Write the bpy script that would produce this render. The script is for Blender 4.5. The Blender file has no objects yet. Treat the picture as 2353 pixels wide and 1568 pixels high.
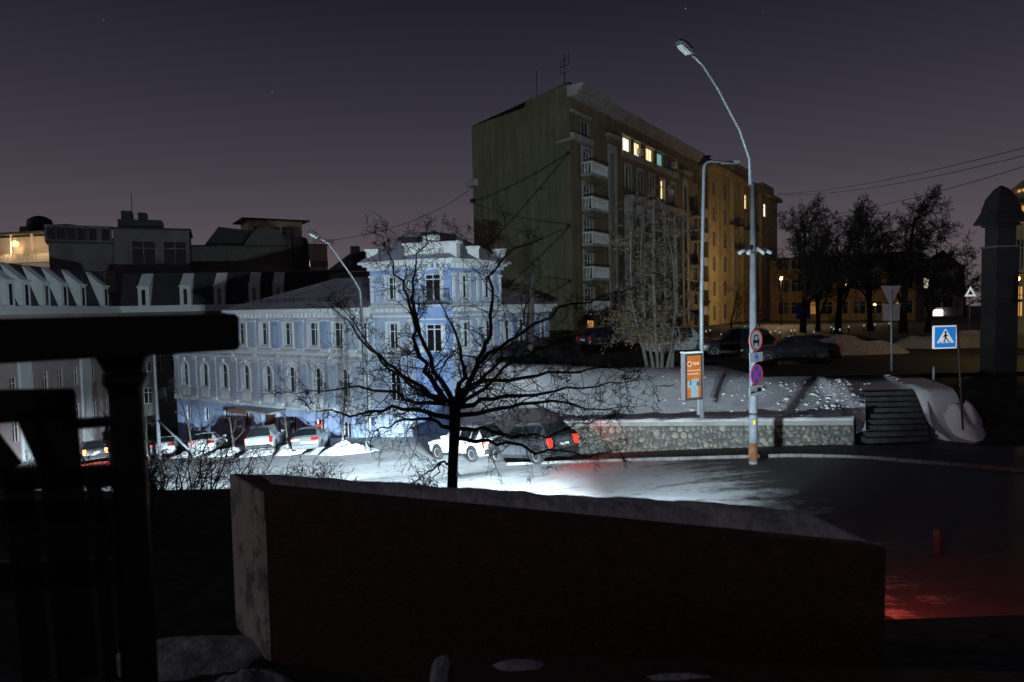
import bpy, math, random
from mathutils import Vector, Matrix, noise as mnoise
R = math.radians
random.seed(7)
scn = bpy.context.scene
col = scn.collection

# ------------------------------------------------------------------ camera
EYE = 5.4
FPX = 1569.0            # focal length in the 2353-wide picture
PITCH, ROLL = 3.0, 1.15
cam_d = bpy.data.cameras.new('camera')
cam = bpy.data.objects.new('camera', cam_d); col.objects.link(cam)
cam_d.sensor_width = 36.0; cam_d.lens = FPX/2353*36.0
cam_d.clip_start = 0.05; cam_d.clip_end = 3000
CAMR = Matrix.Rotation(R(90-PITCH), 3, 'X') @ Matrix.Rotation(R(-ROLL), 3, 'Z')
cam.location = (0, 0, EYE); cam.rotation_euler = CAMR.to_euler()
cam_d.dof.use_dof = True; cam_d.dof.focus_distance = 34.0; cam_d.dof.aperture_fstop = 2.4
scn.camera = cam

# ------------------------------------------------------------------ night sky
world = bpy.data.worlds.new('World'); scn.world = world; world.use_nodes = True
wn, wl = world.node_tree.nodes, world.node_tree.links
wn.clear()
out = wn.new('ShaderNodeOutputWorld'); bg = wn.new('ShaderNodeBackground')
tc = wn.new('ShaderNodeTexCoord'); sp = wn.new('ShaderNodeSeparateXYZ')
rp = wn.new('ShaderNodeValToRGB')
els = [(0.0, (.104, .080, .083)), (.08, (.086, .068, .079)), (.17, (.051, .045, .060)), (.28, (.028, .0255, .038)),
       (.41, (.0115, .0108, .0185)), (1.0, (.006, .006, .011))]
while len(rp.color_ramp.elements) < len(els): rp.color_ramp.elements.new(.5)
for e, (p, c) in zip(rp.color_ramp.elements, els): e.position = p; e.color = (*c, 1)
vo = wn.new('ShaderNodeTexVoronoi'); vo.inputs['Scale'].default_value = 30.0
lt = wn.new('ShaderNodeMath'); lt.operation = 'LESS_THAN'; lt.inputs[1].default_value = .017
sx = wn.new('ShaderNodeSeparateColor'); gt = wn.new('ShaderNodeMath'); gt.operation = 'GREATER_THAN'; gt.inputs[1].default_value = .66
mu = wn.new('ShaderNodeMath'); mu.operation = 'MULTIPLY'
mx = wn.new('ShaderNodeMix'); mx.data_type = 'RGBA'; mx.inputs[7].default_value = (.30, .31, .36, 1)
wl.new(tc.outputs['Generated'], sp.inputs[0]); wl.new(sp.outputs['Z'], rp.inputs[0])
wl.new(tc.outputs['Generated'], vo.inputs['Vector']); wl.new(vo.outputs['Distance'], lt.inputs[0])
wl.new(vo.outputs['Color'], sx.inputs[0]); wl.new(sx.outputs[0], gt.inputs[0])
wl.new(lt.outputs[0], mu.inputs[0]); wl.new(gt.outputs[0], mu.inputs[1]); wl.new(mu.outputs[0], mx.inputs[0])
wl.new(rp.outputs[0], mx.inputs[6]); wl.new(mx.outputs[2], bg.inputs[0]); wl.new(bg.outputs[0], out.inputs[0])
bg.inputs[1].default_value = 1.14
# faint moon behind the camera, to its left
md = bpy.data.lights.new('moon', 'SUN'); md.energy = 0.085; md.angle = R(.5); md.color = (1, .94, .84)
mo = bpy.data.objects.new('moon', md); col.objects.link(mo)
mo.rotation_euler = Vector((.95, .10, -.36)).to_track_quat('-Z', 'Y').to_euler()

scn.view_settings.view_transform = 'Standard'; scn.view_settings.look = 'None'
scn.view_settings.exposure = 0.0; scn.view_settings.gamma = 1.0; scn.view_settings.use_curve_mapping = False
scn.render.engine = 'CYCLES'
try:
    scn.cycles.use_denoising = True
    scn.cycles.max_bounces = 5; scn.cycles.diffuse_bounces = 3; scn.cycles.glossy_bounces = 2
    scn.cycles.sample_clamp_indirect = 3.0; scn.cycles.caustics_reflective = False; scn.cycles.caustics_refractive = False
except Exception: pass

def at(px, py, Y):
    """world point at depth Y along the sight line of picture point px,py (2353 wide)"""
    d = CAMR @ Vector(((px-1176.5)/FPX, (784-py)/FPX, -1.0))
    return Vector((0, 0, EYE)) + d*(Y/d.y)
def xat(px, Y, py=760): return at(px, py, Y).x
def zat(px, py, Y): return at(px, py, Y).z

# ------------------------------------------------------------------ materials
MATS = {}
def mat(name, c, rough=.8, c2=None, scale=6., bump=0., bscale=30., metal=0., emit=None, estr=0., spec=.4, coat=0., detail=6., lo=.35, hi=.65, streak=0.):
    if name in MATS: return MATS[name]
    m = bpy.data.materials.new(name); m.use_nodes = True
    n, l = m.node_tree.nodes, m.node_tree.links
    b = n['Principled BSDF']
    b.inputs['Base Color'].default_value = (*c, 1); b.inputs['Roughness'].default_value = rough
    b.inputs['Metallic'].default_value = metal; b.inputs['Specular IOR Level'].default_value = spec
    b.inputs['Coat Weight'].default_value = coat
    t = None
    if c2 is not None or bump:
        t = n.new('ShaderNodeTexCoord')
    if c2 is not None:
        nz = n.new('ShaderNodeTexNoise'); nz.inputs['Scale'].default_value = scale; nz.inputs['Detail'].default_value = detail
        nz.inputs['Roughness'].default_value = .65
        r = n.new('ShaderNodeValToRGB')
        r.color_ramp.elements[0].position = lo; r.color_ramp.elements[0].color = (*c, 1)
        r.color_ramp.elements[1].position = hi; r.color_ramp.elements[1].color = (*c2, 1)
        l.new(t.outputs['Object'], nz.inputs['Vector']); l.new(nz.outputs['Fac'], r.inputs[0])
        if streak:      # rain streaks and grime running down the plaster
            mp = n.new('ShaderNodeMapping'); mp.inputs['Scale'].default_value = (1, 1, .10); l.new(t.outputs['Object'], mp.inputs[0])
            n2 = n.new('ShaderNodeTexNoise'); n2.inputs['Scale'].default_value = 1.7; n2.inputs['Detail'].default_value = 8; n2.inputs['Roughness'].default_value = .75
            l.new(mp.outputs[0], n2.inputs['Vector'])
            r2 = n.new('ShaderNodeMapRange'); r2.inputs['From Min'].default_value = .42; r2.inputs['From Max'].default_value = .72; r2.inputs['To Min'].default_value = 1.; r2.inputs['To Max'].default_value = 1-streak
            l.new(n2.outputs['Fac'], r2.inputs['Value'])
            vm = n.new('ShaderNodeVectorMath'); vm.operation = 'SCALE'; l.new(r.outputs[0], vm.inputs[0]); l.new(r2.outputs[0], vm.inputs['Scale']); l.new(vm.outputs[0], b.inputs['Base Color'])
        else: l.new(r.outputs[0], b.inputs['Base Color'])
    if bump:
        nb = n.new('ShaderNodeTexNoise'); nb.inputs['Scale'].default_value = bscale; nb.inputs['Detail'].default_value = 5
        bp = n.new('ShaderNodeBump'); bp.inputs['Strength'].default_value = bump; bp.inputs['Distance'].default_value = .05
        l.new(t.outputs['Object'], nb.inputs['Vector']); l.new(nb.outputs['Fac'], bp.inputs['Height']); l.new(bp.outputs[0], b.inputs['Normal'])
    if emit is not None:
        b.inputs['Emission Color'].default_value = (*emit, 1); b.inputs['Emission Strength'].default_value = estr
    MATS[name] = m
    return m
M = {}
M['snow'] = mat('snow', (.72, .73, .77), .7, (.86, .87, .90), 1.6, .6, 9.)
M['dirty_snow'] = mat('dirty_snow', (.20, .19, .19), .8, (.66, .67, .70), 1.3, .7, 12.)
M['lump_snow'] = mat('lump_snow', (.34, .34, .36), .8, (.62, .63, .66), 5., .8, 14.)
M['asphalt'] = mat('asphalt', (.045, .045, .048), .75, (.075, .074, .075), 3., .3, 60.)
M['paving'] = mat('paving', (.030, .030, .032), .8, (.055, .053, .052), 2.2, .4, 20.)
M['stepstone'] = mat('step_stone', (.028, .029, .030), .8, (.065, .065, .068), 2.5, .4, 20.)
M['kerb'] = mat('kerb', (.09, .088, .085), .8, (.20, .19, .185), 3., .3, 30.)
M['soil'] = mat('soil', (.022, .019, .016), .95, (.05, .044, .038), 2., .8, 6.)
M['blue'] = mat('blue_plaster', (.23, .34, .60), .85, (.30, .41, .66), 1.1, .15, 18.)
M['pale'] = mat('pale_blue_plaster', (.40, .48, .61), .85, (.50, .56, .66), .9, .15, 16., streak=.40)
M['lav'] = mat('lavender_plaster', (.45, .50, .60), .85, (.56, .59, .67), .8, .12, 20., streak=.40)
M['trim'] = mat('white_trim', (.64, .68, .70), .8, (.74, .77, .78), 2.0, .2, 24.)
M['trimw'] = mat('weathered_trim', (.42, .43, .41), .8, (.68, .70, .70), 1.4, .25, 24., lo=.3, hi=.55)
M['basement'] = mat('basement_plaster', (.27, .36, .58), .85, (.36, .45, .66), .5, .15, 14., streak=.45)
M['glass'] = mat('dark_glass', (.012, .014, .018), .06, spec=.6)
M['frame'] = mat('white_frame', (.66, .68, .68), .6)
M['frame_old'] = mat('old_frame', (.34, .34, .33), .7)
M['roof_snow'] = mat('roof_snow', (.30, .30, .36), .75, (.46, .46, .52), .5, .3, 4.)
M['iron'] = mat('black_iron', (.012, .012, .013), .5, bump=.1, bscale=60.)
M['iron_grey'] = mat('grey_iron', (.05, .05, .055), .6)
M['olive'] = mat('olive_plaster', (.125, .128, .070), .9, (.185, .185, .112), .28, .25, 12., detail=10, streak=.55)
M['olive2'] = mat('olive_brown_plaster', (.165, .138, .078), .9, (.22, .19, .115), .4, .2, 12., streak=.45)
M['greytrim'] = mat('grey_trim', (.30, .295, .285), .85, (.44, .43, .41), .8, .2, 20., streak=.4)
M['darkgrey'] = mat('dark_grey_plaster', (.13, .13, .12), .9, (.21, .20, .19), .3, .3, 8.)
M['dusk_brick'] = mat('dusky_brick', (.105, .10, .09), .9, (.16, .15, .135), 1.4, .5, 9.)
M['roof_dark'] = mat('dark_sheet_roof', (.022, .022, .024), .6, (.04, .04, .042), 1.0, .2, 8.)
M['dormer'] = mat('dormer_white', (.56, .60, .61), .8, (.68, .70, .71), .9, .2, 10.)
M['pink'] = mat('pink_plaster', (.36, .27, .27), .9, (.45, .36, .35), .5, .2, 10.)
M['cream'] = mat('cream_plaster', (.50, .47, .42), .9, (.60, .57, .51), .3, .1, 10.)
M['yellow'] = mat('yellow_plaster', (.40, .31, .15), .9, (.50, .40, .21), .4, .2, 10., streak=.5)
M['beige'] = mat('beige_plaster', (.52, .42, .27), .9, (.62, .50, .34), .4, .2, 10.)
M['stone'] = mat('rubble_stone', (.10, .10, .09), .85, (.25, .245, .21), 1.7, .5, 14., detail=3)
M['stone2'] = mat('rubble_stone_pale', (.20, .19, .15), .85, (.33, .31, .26), 2.2, .5, 14., detail=3)
M['mortar'] = mat('mortar', (.06, .06, .055), .95, (.11, .11, .10), 4., .6, 20.)
M['coping'] = mat('coping_stone', (.20, .205, .185), .85, (.30, .31, .29), 1.4, .3, 18.)
M['granite'] = mat('rusty_granite', (.052, .025, .016), .6, (.125, .072, .047), 16., .25, 50., detail=9, lo=.3, hi=.75)
M['concrete'] = mat('end_concrete', (.25, .25, .25), .9, (.66, .63, .56), 2.6, .5, 16., lo=.40, hi=.50)
M['bark'] = mat('dark_bark', (.020, .017, .014), .9, (.042, .036, .030), 9., .6, 30.)
M['bark_far'] = mat('grey_bark', (.06, .052, .044), .9, (.095, .085, .072), 3., .4, 12.)
M['bark_pale'] = mat('whitewashed_bark', (.20, .21, .16), .9, (.38, .39, .31), 4., .4, 16.)
M['leaf'] = mat('dry_leaf', (.10, .075, .035), .8, (.20, .15, .08), 1.2)
M['pole'] = mat('pole_concrete', (.14, .155, .175), .7, (.23, .25, .28), 2.2, .2, 25.)
M['galv'] = mat('galvanised', (.22, .245, .27), .5, (.30, .33, .36), 3., metal=.3)
M['rust'] = mat('rust', (.13, .05, .02), .9, (.21, .10, .05), 5.)
M['s_white'] = mat('sign_white', (.34, .36, .38), .45)
M['s_red'] = mat('sign_red', (.55, .045, .05), .45)
M['s_blue'] = mat('sign_blue', (.03, .09, .52), .45)
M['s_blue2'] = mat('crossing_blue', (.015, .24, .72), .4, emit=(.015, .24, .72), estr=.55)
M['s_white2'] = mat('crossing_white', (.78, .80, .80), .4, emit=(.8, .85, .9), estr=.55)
M['s_black'] = mat('sign_black', (.015, .015, .016), .5)
M['s_back'] = mat('sign_back', (.17, .12, .13), .6, (.22, .16, .17), 4.)
M['orange'] = mat('poster_orange', (.50, .115, .010), .5, (.58, .16, .016), 2., emit=(.62, .18, .03), estr=.06)
M['poster_pale'] = mat('poster_pale', (.22, .33, .36), .5, (.34, .43, .45), 9., emit=(.5, .68, .72), estr=.04)
M['poster_white'] = mat('poster_white', (.8, .78, .76), .5, emit=(.85, .75, .7), estr=.08)
M['poster_red'] = mat('poster_red', (.45, .05, .02), .5, emit=(.45, .05, .02), estr=.2)
M['poster_dark'] = mat('poster_dark', (.05, .10, .15), .5)
M['box'] = mat('box_grey', (.22, .23, .24), .5)
M['tyre'] = mat('tyre', (.018, .018, .019), .85)
M['rim'] = mat('alloy', (.55, .57, .58), .35, metal=.6)
M['carglass'] = mat('car_glass', (.015, .018, .02), .05, spec=.7)
M['tail_off'] = mat('tail_lamp', (.34, .010, .008), .25, emit=(1, .03, .02), estr=.05)  # lamp is off; faint glow painted in as a red reflection
M['tail_on'] = mat('tail_lamp_lit', (.6, .02, .01), .25, emit=(1, .025, .008), estr=2.6)
M['tail_hot'] = mat('tail_lamp_bright', (.6, .02, .01), .25, emit=(1, .16, .05), estr=14.)
M['head_off'] = mat('head_lamp', (.55, .56, .58), .15)
M['head_on'] = mat('head_lamp_lit', (.8, .8, .8), .2, emit=(.92, .97, 1), estr=30.)
M['plastic'] = mat('black_plastic', (.02, .02, .021), .6)
M['plate'] = mat('number_plate', (.72, .72, .70), .5)
M['lit'] = mat('lit_window', (.5, .4, .25), .5, emit=(1, .74, .36), estr=1.5)
M['lit_w'] = mat('lit_window_white', (.5, .5, .45), .5, emit=(1, .88, .68), estr=1.6)
M['lit_o'] = mat('lit_window_amber', (.5, .3, .1), .5, emit=(1, .52, .12), estr=.62)
M['lit_c'] = mat('lit_window_teal', (.2, .4, .4), .5, emit=(.35, .75, .72), estr=.50)
M['lit_dim'] = mat('lit_window_dim', (.4, .3, .2), .5, emit=(1, .66, .40), estr=.34)
M['lit_o2'] = mat('lit_window_faint', (.3, .2, .1), .5, emit=(1, .5, .1), estr=.22)
M['beige_dark'] = mat('brown_plaster', (.17, .12, .06), .9, (.24, .18, .10), .4, .2, 10.)
M['lamp_w'] = mat('white_lamp', (.8, .8, .8), .3, emit=(1, .92, .88), estr=2.6)
M['lamp_y'] = mat('sodium_lamp', (.8, .6, .3), .3, emit=(1, .62, .22), estr=3.)
M['brass'] = mat('brown_door', (.07, .035, .02), .6)
M['canopy'] = mat('canopy_sheet', (.30, .31, .33), .6)

# ------------------------------------------------------------------ mesh helpers
ORG = {}
class MB:
    def __init__(s): s.v = []; s.f = []
    def add(s, vs, fs, M4=None):
        b = len(s.v)
        s.v += [tuple(M4 @ Vector(p)) if M4 else tuple(p) for p in vs]
        s.f += [tuple(i+b for i in f) for f in fs]; return s
    def box(s, a0, a1, b0, b1, c0, c1, M4=None):
        vs = [(a0,b0,c0),(a1,b0,c0),(a1,b1,c0),(a0,b1,c0),(a0,b0,c1),(a1,b0,c1),(a1,b1,c1),(a0,b1,c1)]
        return s.add(vs, [(0,3,2,1),(4,5,6,7),(0,1,5,4),(1,2,6,5),(2,3,7,6),(3,0,4,7)], M4)
    def bbox(s, a0, a1, b0, b1, c0, c1, e, M4=None):
        """box with chamfered vertical-face outline (8-gon section along b)"""
        sec = [(a0+e,c0),(a1-e,c0),(a1,c0+e),(a1,c1-e),(a1-e,c1),(a0+e,c1),(a0,c1-e),(a0,c0+e)]
        return s.prism(sec, b0, b1, M4)
    def prism(s, sec, b0, b1, M4=None):
        n = len(sec)
        vs = [(x, b0, z) for x, z in sec] + [(x, b1, z) for x, z in sec]
        fs = [(i, (i+1) % n, n+(i+1) % n, n+i) for i in range(n)] + [tuple(range(n))[::-1], tuple(range(n, 2*n))]
        return s.add(vs, fs, M4)
    def plan(s, poly, z0, z1):
        n = len(poly)
        vs = [(p[0], p[1], z0) for p in poly] + [(p[0], p[1], z1) for p in poly]
        return s.add(vs, [(i, (i+1) % n, n+(i+1) % n, n+i) for i in range(n)] + [tuple(range(n))[::-1], tuple(range(n, 2*n))])
    def tube(s, pts, rads, n=6, cap=True):
        pts = [Vector(p) for p in pts]
        if not hasattr(rads, '__len__'): rads = [rads]*len(pts)
        b = len(s.v); up = None
        for i, p in enumerate(pts):
            t = (pts[min(i+1, len(pts)-1)] - pts[max(i-1, 0)])
            if t.length < 1e-9: t = Vector((0, 0, 1))
            t.normalize()
            if up is None: up = t.orthogonal().normalized()
            else:
                up = up - t*up.dot(t)
                up = up.normalized() if up.length > 1e-6 else t.orthogonal().normalized()
            w = t.cross(up)
            for k in range(n):
                a = 2*math.pi*k/n
                s.v.append(tuple(p + (up*math.cos(a) + w*math.sin(a))*rads[i]))
        for i in range(len(pts)-1):
            for k in range(n):
                s.f.append((b+i*n+k, b+i*n+(k+1) % n, b+(i+1)*n+(k+1) % n, b+(i+1)*n+k))
        if cap:
            s.f.append(tuple(b+k for k in range(n))[::-1]); s.f.append(tuple(b+(len(pts)-1)*n+k for k in range(n)))
        return s
    def lathe(s, prof, n=12, M4=None):
        vs = []; fs = []
        for r, z in prof:
            for k in range(n): vs.append((r*math.cos(2*math.pi*k/n), r*math.sin(2*math.pi*k/n), z))
        for i in range(len(prof)-1):
            for k in range(n): fs.append((i*n+k, i*n+(k+1) % n, (i+1)*n+(k+1) % n, (i+1)*n+k))
        fs.append(tuple(range(n))[::-1]); fs.append(tuple((len(prof)-1)*n+k for k in range(n)))
        return s.add(vs, fs, M4)
    def disc(s, r, b0, b1, n=24, r0=0., M4=None, cx=0., cz=0.):
        """disc or ring facing along b"""
        if r0 <= 0:
            return s.prism([(cx+r*math.cos(2*math.pi*k/n), cz+r*math.sin(2*math.pi*k/n)) for k in range(n)], b0, b1, M4)
        vs = []
        for (rr, bb) in ((r, b0), (r, b1), (r0, b1), (r0, b0)):
            for k in range(n): vs.append((cx+rr*math.cos(2*math.pi*k/n), bb, cz+rr*math.sin(2*math.pi*k/n)))
        fs = [(i*n+k, i*n+(k+1) % n, ((i+1) % 4)*n+(k+1) % n, ((i+1) % 4)*n+k) for i in range(4) for k in range(n)]
        return s.add(vs, fs, M4)
    def data(s, name, m, smooth=False):
        me = bpy.data.meshes.new(name); me.from_pydata(s.v, [], s.f); me.update()
        me.materials.append(M[m] if isinstance(m, str) else m)
        if smooth: me.polygons.foreach_set('use_smooth', [True]*len(me.polygons))
        return me
    def build(s, name, m, parent=None, smooth=False):
        o0 = ORG.get(parent.name, Vector()) if parent else Vector()
        if o0.length > 0: s.v = [(a-o0.x, b-o0.y, c-o0.z) for a, b, c in s.v]
        ob = bpy.data.objects.new(name, s.data(name, m, smooth)); col.objects.link(ob)
        if parent: ob.parent = parent
        ORG[ob.name] = o0
        return ob
def tag(o, label=None, cat=None, group=None, kind=None):
    if label: o['label'] = label
    if cat: o['category'] = cat
    if group: o['group'] = group
    if kind: o['kind'] = kind
    return o
def thing(name, label, cat, loc, group=None):
    o = bpy.data.objects.new(name, None); o.empty_display_size = .3; col.objects.link(o)
    o.location = loc; ORG[o.name] = Vector(loc)
    return tag(o, label, cat, group)
def inst(name, me, parent, M4):
    """a part with shared mesh data, M4 in world space; parent is a thing that is only translated"""
    o = bpy.data.objects.new(name, me); col.objects.link(o); o.parent = parent
    o.matrix_basis = Matrix.Translation(-ORG.get(parent.name, Vector())) @ M4
    return o
def sub(name, me, parent):
    o = bpy.data.objects.new(name, me); col.objects.link(o); o.parent = parent
    return o
def frame2(p, q):
    """facade frame: a along p->q, b outwards (right-hand side seen from above is outside), c up"""
    p = Vector((p[0], p[1], 0)); q = Vector((q[0], q[1], 0))
    u = (q-p).normalized(); n = Vector((u.y, -u.x, 0))
    m = Matrix((( u.x, n.x, 0, p.x), (u.y, n.y, 0, p.y), (0, 0, 1, 0), (0, 0, 0, 1)))
    return m, (q-p).length
def T(x, y, z): return Matrix.Translation((x, y, z))

def wall_open(F, u0, u1, z0, z1, ops, depth=.25):
    """wall sheet with rectangular openings and reveals, facade frame F"""
    mb = MB()
    us = sorted({u0, u1} | {min(max(x, u0), u1) for o in ops for x in o[:2]})
    zs = sorted({z0, z1} | {min(max(x, z0), z1) for o in ops for x in o[2:4]})
    for i in range(len(us)-1):
        for j in range(len(zs)-1):
            uc, zc = (us[i]+us[i+1])/2, (zs[j]+zs[j+1])/2
            if any(o[0] < uc < o[1] and o[2] < zc < o[3] for o in ops): continue
            mb.add([(us[i],0,zs[j]),(us[i+1],0,zs[j]),(us[i+1],0,zs[j+1]),(us[i],0,zs[j+1])], [(0,1,2,3)], F)
    for a, b, c, d in [o[:4] for o in ops]:
        for q in ([(a,0,c),(a,0,d),(a,-depth,d),(a,-depth,c)], [(b,0,c),(b,-depth,c),(b,-depth,d),(b,0,d)],
                  [(a,0,c),(a,-depth,c),(b,-depth,c),(b,0,c)], [(a,0,d),(b,0,d),(b,-depth,d),(a,-depth,d)]):
            mb.add(q, [(0,1,2,3)], F)
    return mb
WM = {}
def win_data(w, h, nx=2, nz=(.68,), fm='frame', gm='glass', bar=.06):
    key = (round(w,2), round(h,2), nx, nz, fm, gm)
    if key in WM: return WM[key]
    f = MB(); d0, d1 = -.05, .04
    f.box(-w/2, -w/2+bar, d0, d1, 0, h); f.box(w/2-bar, w/2, d0, d1, 0, h)
    f.box(-w/2+bar, w/2-bar, d0, d1, 0, bar); f.box(-w/2+bar, w/2-bar, d0, d1, h-bar, h)
    for k in range(1, nx):
        x = -w/2 + w*k/nx; f.box(x-bar*.45, x+bar*.45, d0+.01, d1-.01, bar, h-bar)
    for t in nz: f.box(-w/2+bar, w/2-bar, d0+.015, d1-.015, h*t-bar*.45, h*t+bar*.45)
    p = MB(); p.box(-w/2+.01, w/2-.01, -.045, -.02, .01, h-.01)
    WM[key] = (f.data('window', fm), p.data('pane', gm)); return WM[key]
def put_window(parent, F, uc, z, w, h, depth=.22, **kw):
    fd, pd = win_data(w, h, **kw)
    o = inst('window', fd, parent, F @ T(uc, -depth+.05, z)); sub('pane', pd, o)
    return o

# ------------------------------------------------------------------ ground
PROF = [(-200, .22), (-7, .22), (-2, .14), (0, -.02), (5, -.74), (11.6, -1.74), (15.6, -2.26), (29, -3.60), (37, -4.5), (52, -6.7), (62, -7.6), (90, -9.5), (400, -14)]
def road_z(x, y):
    s = (x-8)*-.6 + (y-22)*.8
    for (a, za), (b, zb) in zip(PROF, PROF[1:]):
        if s <= b:
            t = (s-a)/(b-a); return za+(zb-za)*t
    return -14
def smooth(t): t = max(0., min(1., t)); return t*t*(3-2*t)
def fbm(x, y, sc=1., oct=4): return mnoise.fractal(Vector((x*sc, y*sc, 1.7)), 1.0, 2.0, oct)
def ground_z(x, y):
    z = road_z(x, y)
    f = smooth((x+3.0)/4.5)
    k = 1-smooth((y-(9.0*(1-f)+4.9*f))/(6.0*(1-f)+3.6*f))
    top = 3.0
    return z*(1-k)+top*k

def grid_mesh(name, xs, ys, zf, m, kind='structure', smooth_=True):
    mb = MB(); nx = len(xs)
    for y in ys:
        for x in xs: mb.v.append((x, y, zf(x, y)))
    for j in range(len(ys)-1):
        for i in range(nx-1): mb.f.append((j*nx+i, j*nx+i+1, (j+1)*nx+i+1, (j+1)*nx+i))
    o = mb.build(name, m, smooth=smooth_); return tag(o, kind=kind)
def span(a, b, n): return [a+(b-a)*i/n for i in range(n+1)]

def road_mat():
    """packed snow and ice on asphalt with wheel tracks running down the street"""
    m = bpy.data.materials.new('icy_road'); m.use_nodes = True
    n, l = m.node_tree.nodes, m.node_tree.links; b = n['Principled BSDF']
    t = n.new('ShaderNodeTexCoord'); mp = n.new('ShaderNodeMapping')
    mp.inputs['Rotation'].default_value = (0, 0, R(-128)); mp.inputs['Scale'].default_value = (.09, .9, 1)
    n1 = n.new('ShaderNodeTexNoise'); n1.inputs['Scale'].default_value = 1.6; n1.inputs['Detail'].default_value = 6
    n2 = n.new('ShaderNodeTexNoise'); n2.inputs['Scale'].default_value = 2.2; n2.inputs['Detail'].default_value = 8; n2.inputs['Roughness'].default_value = .7
    l.new(t.outputs['Object'], mp.inputs[0]); l.new(mp.outputs[0], n1.inputs['Vector']); l.new(t.outputs['Object'], n2.inputs['Vector'])
    a = n.new('ShaderNodeMath'); a.operation = 'ADD'; l.new(n1.outputs['Fac'], a.inputs[0]); l.new(n2.outputs['Fac'], a.inputs[1])
    r = n.new('ShaderNodeValToRGB'); e = r.color_ramp.elements
    e[0].position = .76/2; e[0].color = (.075, .076, .078, 1); e[1].position = 1.10/2; e[1].color = (.76, .78, .80, 1)
    # asphalt shows on the right; left whitened, painting in the light pool
    n3 = n.new('ShaderNodeTexNoise'); n3.inputs['Scale'].default_value = 9.; n3.inputs['Detail'].default_value = 8; n3.inputs['Roughness'].default_value = .8
    mp3 = n.new('ShaderNodeMapping'); mp3.inputs['Rotation'].default_value = (0, 0, R(-140)); mp3.inputs['Scale'].default_value = (.22, 1, 1)
    l.new(t.outputs['Object'], mp3.inputs[0]); l.new(mp3.outputs[0], n3.inputs['Vector'])
    g3 = n.new('ShaderNodeMapRange'); g3.inputs['From Min'].default_value = .3; g3.inputs['From Max'].default_value = .7; g3.inputs['To Min'].default_value = -.16; g3.inputs['To Max'].default_value = .16
    l.new(n3.outputs['Fac'], g3.inputs['Value'])
    a2 = n.new('ShaderNodeMath'); a2.operation = 'ADD'; l.new(a.outputs[0], a2.inputs[0]); l.new(g3.outputs[0], a2.inputs[1]); a = a2
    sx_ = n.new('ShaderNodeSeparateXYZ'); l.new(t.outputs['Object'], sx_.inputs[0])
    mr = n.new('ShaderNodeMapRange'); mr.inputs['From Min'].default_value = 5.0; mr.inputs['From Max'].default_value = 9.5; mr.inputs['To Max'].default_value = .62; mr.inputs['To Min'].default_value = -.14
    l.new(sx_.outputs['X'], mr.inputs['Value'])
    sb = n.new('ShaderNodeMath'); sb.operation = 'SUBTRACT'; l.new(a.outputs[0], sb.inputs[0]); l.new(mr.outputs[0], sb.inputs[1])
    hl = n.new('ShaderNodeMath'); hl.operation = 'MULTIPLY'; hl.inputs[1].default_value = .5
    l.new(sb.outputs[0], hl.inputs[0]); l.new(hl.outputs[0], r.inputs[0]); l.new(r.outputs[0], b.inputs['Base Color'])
    bp = n.new('ShaderNodeBump'); bp.inputs['Strength'].default_value = .5; bp.inputs['Distance'].default_value = .06
    bs = n.new('ShaderNodeMath'); bs.operation = 'ADD'; l.new(n2.outputs['Fac'], bs.inputs[0]); l.new(n3.outputs['Fac'], bs.inputs[1]); l.new(bs.outputs[0], bp.inputs['Height']); l.new(bp.outputs[0], b.inputs['Normal'])
    b.inputs['Roughness'].default_value = .6
    return m
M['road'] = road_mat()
def nonlin(a, b, c, d, n1, n2, n3):
    return span(a, b, n1) + span(b, c, n2)[1:] + span(c, d, n3)[1:]
# one sheet to the horizon: soil and old snow
grid_mesh('ground', nonlin(-900, -60, 40, 900, 16, 70, 16), nonlin(-30, -2, 70, 1500, 4, 80, 24),
          lambda x, y: ground_z(x, y)-.03 + (fbm(x, y, .35)*.08 if y < 14 else 0)-(.05 if y > 13 else 0), 'soil')
# simple wide road area: everything in front of the wall and down the hill
def road_area():
    xs = span(-52, 34, 86); ys = span(8.0, 62, 72)
    mb = MB(); nx = len(xs)
    for y in ys:
        for x in xs: mb.v.append((x, y, max(ground_z(x, y), road_z(x, y))+.03+fbm(x, y, .5)*.03))
    for j in range(len(ys)-1):
        for i in range(nx-1):
            if ground_z(xs[i]+.5, ys[j]+.35)-road_z(xs[i]+.5, ys[j]+.35) > .35: continue
            mb.f.append((j*nx+i, j*nx+i+1, (j+1)*nx+i+1, (j+1)*nx+i))
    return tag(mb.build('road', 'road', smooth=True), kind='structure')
road_area()

# ---- stone wall line and the snowy bank above it
WL = Vector((xat(1268, 31.2, 1000), 31.2)); WR = Vector((xat(1962, 24.2, 1000), 24.2))
WD = (WR-WL); WLEN = WD.length; WD.normalize(); WN = Vector((WD.y, -WD.x))   # WN points to the road
def wbase(u): 
    p = WL+WD*u; return road_z(p.x, p.y)-.05
ZTL = zat(1268, 972, 31.2); ZTR = zat(1962, 966, 24.2)
def wtop(u): return ZTL+(ZTR-ZTL)*u/WLEN
PLZ = 1.85
SX0, SX1 = xat(1994, 24.3, 1000), xat(2136, 24.3, 1000)      # the stairs
front = []   # x, y, z, rise distance
for k in range(9):
    t = k/8; p = Vector((-5.5, 49)).lerp(Vector((.2, 33.8)), t)
    front.append((p.x, p.y, road_z(p.x, p.y)+.02, 6.5))
front.append((WL.x-.5, WL.y+.9, road_z(WL.x-.5, WL.y+.9)+.1, 7.5))
for k in range(49):
    u = WLEN*k/48; p = WL+WD*u - WN*.30
    front.append((p.x, p.y, wtop(u)-.10, 8.0))
SK = .50     # the flight runs askew to the pavement
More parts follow.
